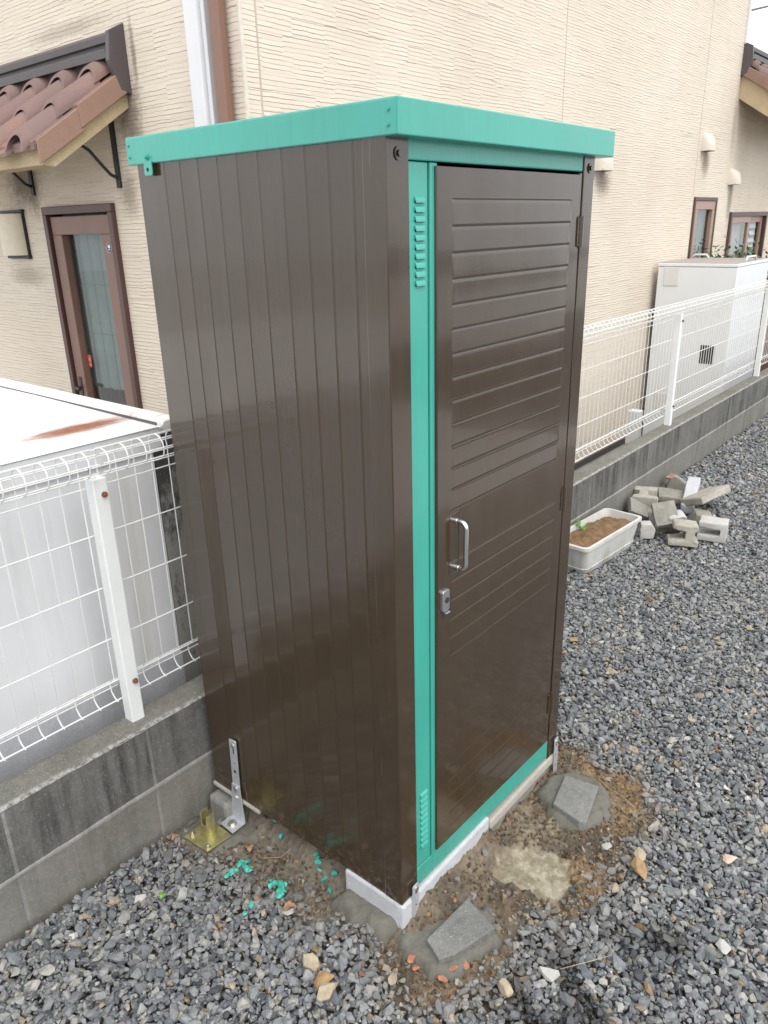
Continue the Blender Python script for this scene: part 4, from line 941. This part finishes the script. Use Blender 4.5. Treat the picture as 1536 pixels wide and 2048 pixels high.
# ================================================================== house
house = thing('house', 'cream house with rough stone-textured siding and tiled canopies behind the fence', 'house', (3.0, 2.6, ZN))
ZT = 5.7
def facade(put, u0, u1, z0, z1, opens, dep=0.11):
    us = sorted({u0, u1, *[o[0] for o in opens], *[o[1] for o in opens]}); zs = sorted({z0, z1, *[o[2] for o in opens], *[o[3] for o in opens]})
    b = MB()
    def inside(u, z): return any(o[0] < u < o[1] and o[2] < z < o[3] for o in opens)
    for i in range(len(us) - 1):
        for j in range(len(zs) - 1):
            if not inside((us[i] + us[i + 1]) / 2, (zs[j] + zs[j + 1]) / 2):
                b.add([put(us[i], 0, zs[j]), put(us[i + 1], 0, zs[j]), put(us[i + 1], 0, zs[j + 1]), put(us[i], 0, zs[j + 1])], [(0, 1, 2, 3)])
    for (a, c, d, e_) in opens:
        q = [(a, d), (c, d), (c, e_), (a, e_)]
        for k in range(4):
            p, r_ = q[k], q[(k + 1) % 4]
            b.add([put(p[0], 0, p[1]), put(r_[0], 0, r_[1]), put(r_[0], dep, r_[1]), put(p[0], dep, p[1])], [(0, 1, 2, 3)])
    return b
fr_put = lambda u, d, z: (u, YH + d, z)       # face towards -Y
sd_put = lambda u, d, z: (XH + d, u, z)       # face towards -X
W1 = (7.365, 8.06, 0.30, 1.741); W2 = (8.575, 10.05, 0.20, 1.590); DR = (3.205, 3.985, -0.42, 1.712)
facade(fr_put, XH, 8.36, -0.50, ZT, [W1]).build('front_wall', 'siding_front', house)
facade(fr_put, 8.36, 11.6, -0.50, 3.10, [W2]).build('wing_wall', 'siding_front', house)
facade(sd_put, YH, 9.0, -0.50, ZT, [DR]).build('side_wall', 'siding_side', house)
b = MB(); b.add([(8.36, YH, 3.1), (8.36, 9, 3.1), (8.36, 9, ZT), (8.36, YH, ZT), (11.6, YH, -.5), (11.6, 9, -.5), (11.6, 9, 3.1), (11.6, YH, 3.1), (XH, 9, -.5), (11.6, 9, -.5), (11.6, 9, ZT), (XH, 9, ZT), (8.36, YH, 3.1), (11.6, YH, 3.1), (11.6, 9, 3.1), (8.36, 9, 3.1)],
            [(0, 1, 2, 3), (4, 5, 6, 7), (8, 9, 10, 11), (12, 13, 14, 15)])
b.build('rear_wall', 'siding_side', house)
MB().box(XH - 0.35, 8.7, YH - 0.35, 9.3, ZT, ZT + 0.18).build('roof', 'house_roof', house)
MB().box(XH - 0.012, 11.6, YH - 0.012, 9.0, ZN - 0.05, -0.555).build('foundation', 'house_base', house)
MB().box(XH - 0.018, 11.6, YH - 0.018, 9.0, -0.555, -0.50).build('base_flashing', 'flashing', house)
MB().box(XH - 0.003, XH + 0.014, YH - 0.003, YH + 0.014, -0.5, ZT).build('corner_lit_strip', 'corner_lit_cream', house, bevel=0.003)  # added edge strip, lit look of the house corner put into its colour
for x in (1.58, 4.468, 7.33):
    MB().box(x - 0.005, x + 0.005, YH - 0.001, YH + 0.02, (1.76 if x > 7 else -0.5), ZT).build('sealant_joint', 'sealant', house)
MB().box(8.345, 8.40, YH - 0.02, YH + 0.03, 3.22, ZT).build('corner_pipe', 'pvc_grey', house, bevel=0.01)
# downspout and pipe cover on the side face
MB().box(XH - 0.072, XH - 0.010, 2.098, 2.163, -0.6, ZT).build('downspout', 'downspout_brown', house, bevel=0.014, seg=1)
MB().box(XH - 0.07, XH + 0.0, 2.235, 2.337, -0.6, ZT).build('pipe_cover', 'pvc_grey', house, bevel=0.012)
MB().box(XH - 0.050, XH + 0.0, 2.208, 2.2345, -0.6, ZT).build('pipe_cover_flange', 'pvc_grey', house, bevel=0.004)
def hood(cx, zb, w=0.19, h=0.175):
    b = MB(); vs = []; fs = []; nu, nv = 12, 8
    for i in range(nu + 1):
        a = math.pi * i / nu
        for j in range(nv + 1):
            t = j / nv; z = zb + h * t; dd = 0.105 * math.sqrt(max(0, 1 - t ** 2.6))
            vs.append((cx - w / 2 * math.cos(a) * (1 - 0.25 * t ** 3), YH - dd * math.sin(a) ** 0.55 + 0.002, z))
    for i in range(nu):
        for j in range(nv): fs.append((i * (nv + 1) + j, (i + 1) * (nv + 1) + j, (i + 1) * (nv + 1) + j + 1, i * (nv + 1) + j + 1))
    b.add(vs, fs); o = b.build('vent_hood', 'hood_cream', house, True)
    MB().box(cx - w * 0.42, cx + w * 0.42, YH - 0.075, YH - 0.004, zb + 0.002, zb + 0.012).build('vent_grille', 'interior_dark', o)
hood(5.13, 1.915, 0.22, 0.18); hood(7.51, 2.168, 0.20, 0.17); hood(8.48, 1.875, 0.20, 0.17)

# windows and door
def frame(put, u0, u1, z0, z1, w, d0, d1):
    b = MB()
    for (a, c, e_, f_) in [(u0, u1, z1 - w, z1), (u0, u1, z0, z0 + w), (u0, u0 + w, z0 + w, z1 - w), (u1 - w, u1, z0 + w, z1 - w)]:
        p = [put(q, dd, z) for dd in (d0, d1) for q, z in ((a, e_), (c, e_), (c, f_), (a, f_))]
        b.add(p, [(0, 1, 2, 3), (4, 7, 6, 5), (0, 4, 5, 1), (1, 5, 6, 2), (2, 6, 7, 3), (3, 7, 4, 0)])
    return b
def pane(put, u0, u1, z0, z1, d): return MB().add([put(u0, d, z0), put(u1, d, z0), put(u1, d, z1), put(u0, d, z1)], [(0, 1, 2, 3)])
def folds(put, u0, u1, z0, z1, d, amp, per):
    n_ = int((u1 - u0) / per * 8); us = np.linspace(u0, u1, n_ + 1); b = MB(); vs = []
    for z in (z0, z1): vs += [put(u, d + amp * math.sin(2 * math.pi * (u - u0) / per), z) for u in us]
    return b.add(vs, [(i, i + 1, n_ + 2 + i, n_ + 1 + i) for i in range(n_)])
def room(put, u0, u1, z0, z1, d0, d1):
    p = [put(u, d, z) for d in (d0, d1) for u, z in ((u0, z0), (u1, z0), (u1, z1), (u0, z1))]
    return MB().add(p, [(4, 5, 6, 7), (0, 1, 5, 4), (1, 2, 6, 5), (2, 3, 7, 6), (3, 0, 4, 7)])
# slim window
w = frame(fr_put, *W1, 0.035, -0.02, 0.10).build('window', 'aluminium_dark', house, bevel=0.003)
frame(fr_put, 7.41, 8.03, 0.34, 1.705, 0.085, -0.012, 0.03).build('sash', 'aluminium_brown_lit', w, bevel=0.004)
pane(fr_put, 7.48, 7.96, 0.40, 1.63, 0.022).build('glass_pane', 'glass', w)
folds(fr_put, 7.42, 8.05, 0.3, 1.74, 0.085, 0.012, 0.09).build('curtain', 'curtain', w, True)
w = frame(fr_put, *W2, 0.05, -0.03, 0.10).build('window', 'aluminium_dark', house, bevel=0.003)
frame(fr_put, 8.63, 9.36, 0.25, 1.545, 0.075, -0.018, 0.012).build('sash', 'aluminium_brown_lit', w, bevel=0.003)
frame(fr_put, 9.28, 9.995, 0.25, 1.545, 0.075, 0.014, 0.045).build('sash', 'aluminium_brown_lit', w, bevel=0.003)
pane(fr_put, 8.68, 9.32, 0.3, 1.5, 0.0).build('glass_pane', 'glass', w); pane(fr_put, 9.32, 9.95, 0.3, 1.5, 0.03).build('glass_pane', 'glass', w)
pane(fr_put, 8.62, 9.33, 0.25, 1.58, 0.060).build('blind', 'roller_blind', w)
sl = MB()
for z_ in np.arange(0.30, 1.56, 0.085): sl.prism([(YH + 0.060, z_), (YH + 0.085, z_ + 0.045), (YH + 0.087, z_ + 0.043), (YH + 0.062, z_ - 0.002)], 0, 9.36, 9.95)
sl.build('pane_slats', 'pvc_grey', w)  # slats added behind the pane to stand for its louvre reflections
room(fr_put, 8.575, 10.05, 0.2, 1.59, 0.111, 0.5).build('room', 'pale_room', w)
# glazed door
dr = frame(sd_put, *DR, 0.045, -0.03, 0.09).build('glazed_door', 'aluminium_dark', house, bevel=0.004)
frame(sd_put, 3.262, 3.925, -0.36, 1.655, 0.105, -0.012, 0.045).build('sash', 'aluminium_brown', dr, bevel=0.004)
pane(sd_put, 3.34, 3.85, -0.30, 1.58, 0.030).build('glass_pane', 'glass', dr)
folds(sd_put, 3.25, 3.95, 0.60, 1.70, 0.075, 0.010, 0.13).build('curtain', 'curtain', dr, True)
rm = room(sd_put, 3.205, 3.985, -0.42, 1.712, 0.111, 0.6); rm.build('room', 'pale_room', dr)
gw = MB()
for u_ in np.arange(3.37, 3.9, 0.118): gw.box(XH + 0.034, XH + 0.036, u_ - 0.0012, u_ + 0.0012, -0.3, 1.56)
for z_ in (1.26, 0.96, 0.62, 0.27): gw.box(XH + 0.0335, XH + 0.0355, 3.36, 3.83, z_ - 0.0012, z_ + 0.0012)
gw.build('glass_grid', 'aluminium_dark', dr)  # thin bars standing in for the fence mesh reflected in the glass
h = MB().tube([(XH - 0.012, 3.878, 0.60), (XH - 0.05, 3.878, 0.60), (XH - 0.055, 3.83, 0.595)], 0.011, 10); h.box(XH - 0.018, XH - 0.008, 3.862, 3.894, 0.53, 0.67); h.build('handle', 'sticker_dark', dr, bevel=0.003)
st = MB()
yc, zc = 3.302, 1.475
st.cyl((XH - 0.0135, yc, zc), (XH - 0.0142, yc, zc), 0.030, 28); st = st.build('sticker', 'sticker_dark', dr)
b = MB().tube([(XH - 0.0145, yc + 0.028 * math.cos(a), zc + 0.028 * math.sin(a)) for a in np.linspace(0, 6.283, 29)[:-1]], 0.0012, 5, closed=True)
b.prism([(yc - .012, zc - .002), (yc + .012, zc - .002), (yc + .012, zc + .008), (yc + .007, zc + .017), (yc - .007, zc + .017), (yc - .012, zc + .008)], 0, XH - 0.0148, XH - 0.0143)
b.box(XH - 0.0148, XH - 0.0143, yc - 0.010, yc - 0.002, zc - 0.014, zc - 0.007); b.box(XH - 0.0148, XH - 0.0143, yc + 0.002, yc + 0.010, zc - 0.014, zc - 0.007)
b.build('sticker_mark', 'sticker_white', st)
st = MB().box(XH + 0.0290, XH + 0.0296, 3.775, 3.815, 0.735, 0.815).build('warning_sticker', 'sticker_red', dr)
MB().box(XH + 0.0280, XH + 0.0288, 3.782, 3.808, 0.748, 0.754).box(XH + 0.0280, XH + 0.0288, 3.787, 3.803, 0.775, 0.795).build('sticker_mark', 'pink_stone', st)

# wall lamp
lamp = MB(); vs = []; fs = []; nn = 16
for z in (1.430, 1.685):
    vs += [(XH - 0.012 - 0.085 * math.sin(math.pi * i / nn) ** 0.8, 4.405 - 0.135 * math.cos(math.pi * i / nn), z) for i in range(nn + 1)]
fs = [(i, i + 1, nn + 2 + i, nn + 1 + i) for i in range(nn)]
lp = MB().box(XH - 0.020, XH, 4.262, 4.300, 1.405, 1.710).box(XH - 0.024, XH, 4.255, 4.555, 1.690, 1.708).box(XH - 0.024, XH, 4.255, 4.555, 1.408, 1.428).build('wall_lamp', 'iron_black', house, bevel=0.003)
lamp.add(vs, fs); lamp.build('lamp_shade', 'lamp_cream', lp, True)

# tiled canopies: a runs along the wall, d out from it
def canopy(kind, a0, a1, dz, drop=0.0):
    name = 'canopy'
    P = (lambda a, d, z: (XH - d, a, z + dz)) if kind == 'side' else (lambda a, d, z: (a, YH - d, z + dz))
    SL = 0.645
    zs = lambda d: 2.333 - SL * d            # top line of the verge tiles
    def pr(poly, s0, s1, b=None):
        b = b or MB(); n_ = len(poly)
        vs = [P(s0, d, z) for d, z in poly] + [P(s1, d, z) for d, z in poly]
        return b.add(vs, [tuple(range(n_)), tuple(range(n_, 2 * n_))[::-1]] + [(i, (i + 1) % n_, n_ + (i + 1) % n_, n_ + i) for i in range(n_)])
    soff = pr([(0.0, 2.160 - drop), (0.457, 1.865 - drop), (0.520, 1.872 - drop), (0.520, 1.945), (0.0, zs(0) - 0.06)], a0 + 0.03, a1 - 0.03).build(name, 'cream_stucco', house, bevel=0.004)
    flp = pr([(-0.001, 2.462), (0.080, 2.445), (0.085, 2.478), (0.070, 2.492), (-0.001, 2.512)], a0 + 0.02, a1)
    pr([(-0.001, 2.400), (0.102, 2.372), (0.106, 2.412), (-0.001, 2.452)], a0 + 0.02, a1, flp); pr([(-0.001, 2.36), (0.06, 2.34), (0.06, 2.46), (-0.001, 2.46)], a0 + 0.03, a1, flp)
    flp.build('ridge_flashing', 'flashing', soff, bevel=0.003)
    pr([(-0.001, 2.535), (0.090, 2.490), (0.108, 2.36), (0.060, 2.235), (-0.001, 2.215)], a0 - 0.012, a0 + 0.02).build('flashing_end', 'flashing', soff, bevel=0.003)
    # verge tiles
    for (d0, d1, lift) in [(0.0, 0.31, 0.016), (0.285, 0.548, 0.0)]:
        pr([(d0, zs(d0) + lift), (d1, zs(d1) + lift), (d1, zs(d1) + lift - 0.108), (d0, zs(d0) + lift - 0.112)], a0 - 0.004 - lift * 0.4, a0 + 0.012 - lift * 0.3).build('verge_tile', 'verge_terracotta', soff, bevel=0.004)
        pr([(d0, zs(d0) + lift - 0.002), (d1, zs(d1) + lift - 0.002), (d1, zs(d1) + lift - 0.022), (d0, zs(d0) + lift - 0.022)], a0 + 0.013, a0 + 0.075).build('verge_tile_lip', 'terracotta', soff, bevel=0.003)
    # barrel tiles in two courses
    t = MB(); PT_ = 0.303; nb = int((a1 - a0 - 0.1) / PT_)
    for k in range(nb):
        ac = a0 + 0.150 + PT_ * k
        for (d0, d1, l0, l1) in [(0.03, 0.165, 0.046, 0.052), (0.14, 0.395, 0.020, 0.028), (0.37, 0.600, 0.000, 0.006)]:
            nn = 12; vs = []
            for (d, l) in ((d0, l0), (d1, l1)):
                for (ro, off_) in ((0.094, 0.0), (0.076, 0.0)):
                    for i in range(nn + 1):
                        an = math.pi * i / nn; vs.append(P(ac - ro * math.cos(an), d - 0.35 * ro * math.sin(an), zs(d) + l - 0.02 + ro * 1.02 * math.sin(an)))
            q = nn + 1; fs = []
            for i in range(nn):
                fs += [(i, i + 1, 2 * q + i + 1, 2 * q + i), (q + i, 3 * q + i, 3 * q + i + 1, q + i + 1), (2 * q + i, 2 * q + i + 1, 3 * q + i + 1, 3 * q + i), (i, q + i, q + i + 1, i + 1)]
            t.add(vs, fs)
            pr([(d0, zs(d0) + l0 - 0.018), (d1, zs(d1) + l1 - 0.018), (d1, zs(d1) + l1 - 0.034), (d0, zs(d0) + l0 - 0.036)], ac + 0.07, ac + PT_ - 0.07, t)
    t.build('roof_tiles', 'terracotta', soff, auto=40)
    pr([(0.50, 1.955), (0.56, 1.935), (0.56, 1.972), (0.50, 2.01)], a0 + 0.02, a1, MB()).build('eaves_strip', 'terracotta', soff)
    for ab in ([a0 + 0.205, a0 + 1.17] if kind == 'side' else []):
        b = pr([(0.0, 1.785), (0.014, 1.785), (0.014, 2.16), (0.0, 2.17)], ab - 0.017, ab + 0.017)
        cv = [(0.012, 1.835), (0.05, 1.85), (0.10, 1.90), (0.16, 1.965), (0.22, 2.0), (0.28, 2.005), (0.31, 1.985)]
        b.tube([P(ab, d, z) for d, z in cv], 0.009, 8)
        b.build('iron_bracket', 'iron_black', soff, auto=40)
canopy('side', 2.915, 5.4, 0.0); canopy('front', 8.37, 11.5, 0.71, 0.15)

# service cable
tag(MB().tube([(8.40, 3.2, 3.32), (11.0, 3.6, 4.02), (15.8, 4.0, 5.071), (24, 4.4, 6.3)], 0.018, 6).build('service_cable', 'cable', None, True), 'thin dark cable crossing the white sky beyond the house corner', 'cable')

# ================================================================== steel store behind the fence
st = thing('steel_store', 'low white steel storage box with a rust patch on its roof, behind the left fence', 'storage box', (-1.0, 1.7, ZN))
BZ = 1.048
b = MB(); pr_ = [(-2.4, 0.957)]; x = -2.4
while x < 0.06: 
    pr_ += [(x + 0.01, 0.957), (x + 0.05, 0.960), (x + 0.18, 0.960), (x + 0.22, 0.957)]; x += 0.235
pr_ = [p for p in pr_ if p[0] < 0.085] + [(0.09, 0.957)]
pr_ += [(0.09, 2.7), (-2.4, 2.7)]
b.prism(pr_, 2, 0.325, BZ - 0.075); b.build('body', 'white_steel_side', st)
MB().box(-2.4, 0.093, 0.952, 2.7, ZN, 0.324).build('plinth', 'house_base', st)
MB().box(-2.42, 0.118, 0.948, 2.72, BZ - 0.074, BZ - 0.006).build('fascia', 'white_steel_side', st, bevel=0.004)
rf = MB(); V, T = gridmesh(np.linspace(-2.43, 0.118, 60), np.linspace(0.944, 2.73, 50), np.zeros((60, 50)))
V[:, 2] = BZ - 0.004 + 0.006 * np.exp(-((V[:, 1] - 1.7) / 0.5) ** 2); rf.add(V, T); rf = rf.build('roof', 'white_steel_roof', st, True)
MB().prism([(0.116, BZ - 0.012), (0.132, BZ - 0.004), (0.140, BZ + 0.006), (0.185, BZ + 0.010), (0.196, BZ - 0.002), (0.196, BZ - 0.03), (0.116, BZ - 0.03)], 1, 0.957, 2.73).build('edge_gutter', 'white_steel_roof', rf, bevel=0.003)
MB().box(0.1165, 0.1185, 0.962, 2.72, BZ - 0.02, BZ + 0.0055).build('gutter_seam', 'flashing', rf)
MB().prism([(0.094, 0.957), (0.168, 0.957), (0.192, 1.0), (0.192, 2.7), (0.094, 2.7)], 2, 0.2, BZ - 0.031).build('corner_post', 'stained_white_steel', st)
tag(MB().box(0.11, 0.36, 1.0, 1.16, ZN, 0.94).build('concrete_post', 'stained_post', None, bevel=0.01), 'grey speckled concrete gatepost between the steel store and the shed', 'gatepost')

# ================================================================== water heater
XU, YU = 6.439, 1.25
wh = thing('water_heater', 'tall off-white water heater cabinet with a black louvre, behind the right fence', 'water heater', (6.95, 1.60, ZN))
cab = MB().box(XU, 7.445, YU, 1.972, -0.62, 1.118).build('cabinet', 'unit_white', wh, bevel=0.006)
MB().box(XU - 0.004, 7.449, YU - 0.004, 1.976, 1.121, 1.150).build('lid', 'unit_white', wh, bevel=0.005)
MB().box(XU + 0.004, 7.441, YU + 0.004, 1.968, 1.1505, 1.1535).build('lid_top', 'unit_top', wh)
for (x0, x1, y_) in [(7.05, 7.40, 1.90), (6.80, 7.12, 1.29)]:
    hh = MB().tube([(x0, y_, 1.15), (x0 + 0.03, y_, 1.19), (x1 - 0.03, y_, 1.19), (x1, y_, 1.15)] if y_ < 1.5 else [(7.30, 1.99 - 0.02, 1.15), (7.30, 1.93, 1.19), (7.30, 1.82, 1.19), (7.30, 1.78, 1.15)], 0.010, 8)
    hh.build('lifting_handle', 'pvc_grey', wh, True)
MB().box(XU - 0.008, XU, 1.767, 1.909, 0.946, 1.115).build('name_plate', 'unit_panel', cab, bevel=0.004)
MB().box(XU - 0.005, XU, 1.724, 1.882, -0.242, -0.084).build('access_panel', 'unit_panel', cab, bevel=0.003)
lv = MB().box(XU - 0.004, XU, 1.364, 1.490, 0.245, 0.416).build('louvre', 'interior_dark', cab)
pb = thing('pipe_cover_box', 'grey pipe cover with hoses at the foot of the wall beside the water heater', 'pipe cover', (5.27, 1.62, ZN))
MB().box(5.23, 5.32, 1.55, 1.66, -0.30, 0.0).build('cover', 'pvc_grey', pb, bevel=0.01)
for dx_ in (0.0, 0.03, 0.055): MB().tube([(5.25 + dx_, 1.58 + dx_, -0.3), (5.24 + dx_, 1.57 + dx_, -0.5), (5.20 + dx_, 1.55, -0.78)], 0.014, 8).build('hose', 'pvc_grey' if dx_ else 'cable', pb, True)
tag(MB().box(7.75, 8.6, 1.35, 1.95, ZN, 0.45).build('wooden_bin', 'aluminium_brown', None, bevel=0.01), 'reddish brown low bin beyond the water heater', 'bin')

def shrub(x, y, z0, h, rad, seed, label):
    r = random.Random(seed); p = thing('shrub', label, 'shrub', (x, y, z0), 'shrubs beyond the water heater'); st = MB(); lf = MB()
    for i in range(20):
        a = r.uniform(0, 6.28); e = r.uniform(0.9, 1.5); L = h * r.uniform(0.75, 1.05)
        d = Vector((math.cos(a) * math.cos(e) * rad * 2 / h, math.sin(a) * math.cos(e) * rad * 2 / h, math.sin(e)))
        pts = [Vector((x, y, z0)) + d * L * t_ for t_ in (0, .35, .7, 1)]
        st.tube([tuple(q) for q in pts], [0.012, 0.009, 0.006, 0.003], 5)
        for q in range(130):
            t_ = r.uniform(0.45, 1.04); c = Vector((x, y, z0)) + d * L * t_ + Vector((r.gauss(0, .07), r.gauss(0, .07), r.gauss(0, .06)))
            u_ = Vector((r.uniform(-1, 1), r.uniform(-1, 1), r.uniform(-.4, .8))).normalized(); w_ = u_.cross(Vector((r.uniform(-1, 1), r.uniform(-1, 1), 1))).normalized(); ls = r.uniform(0.045, 0.085)
            lf.add([c, c + u_ * ls * .45 + w_ * ls * .2, c + u_ * ls, c + u_ * ls * .45 - w_ * ls * .2], [(0, 1, 2, 3)])
    st.build('stem', 'bark', p); lf.build('foliage', 'shrub_leaf', p)
shrub(7.95, 1.74, ZN, 1.97, 0.28, 5, 'green leafy shrub rising behind the water heater under the wide window')
shrub(8.75, 1.72, ZN, 1.97, 0.30, 15, 'green leafy shrub farther along, by the right jamb of the wide window')
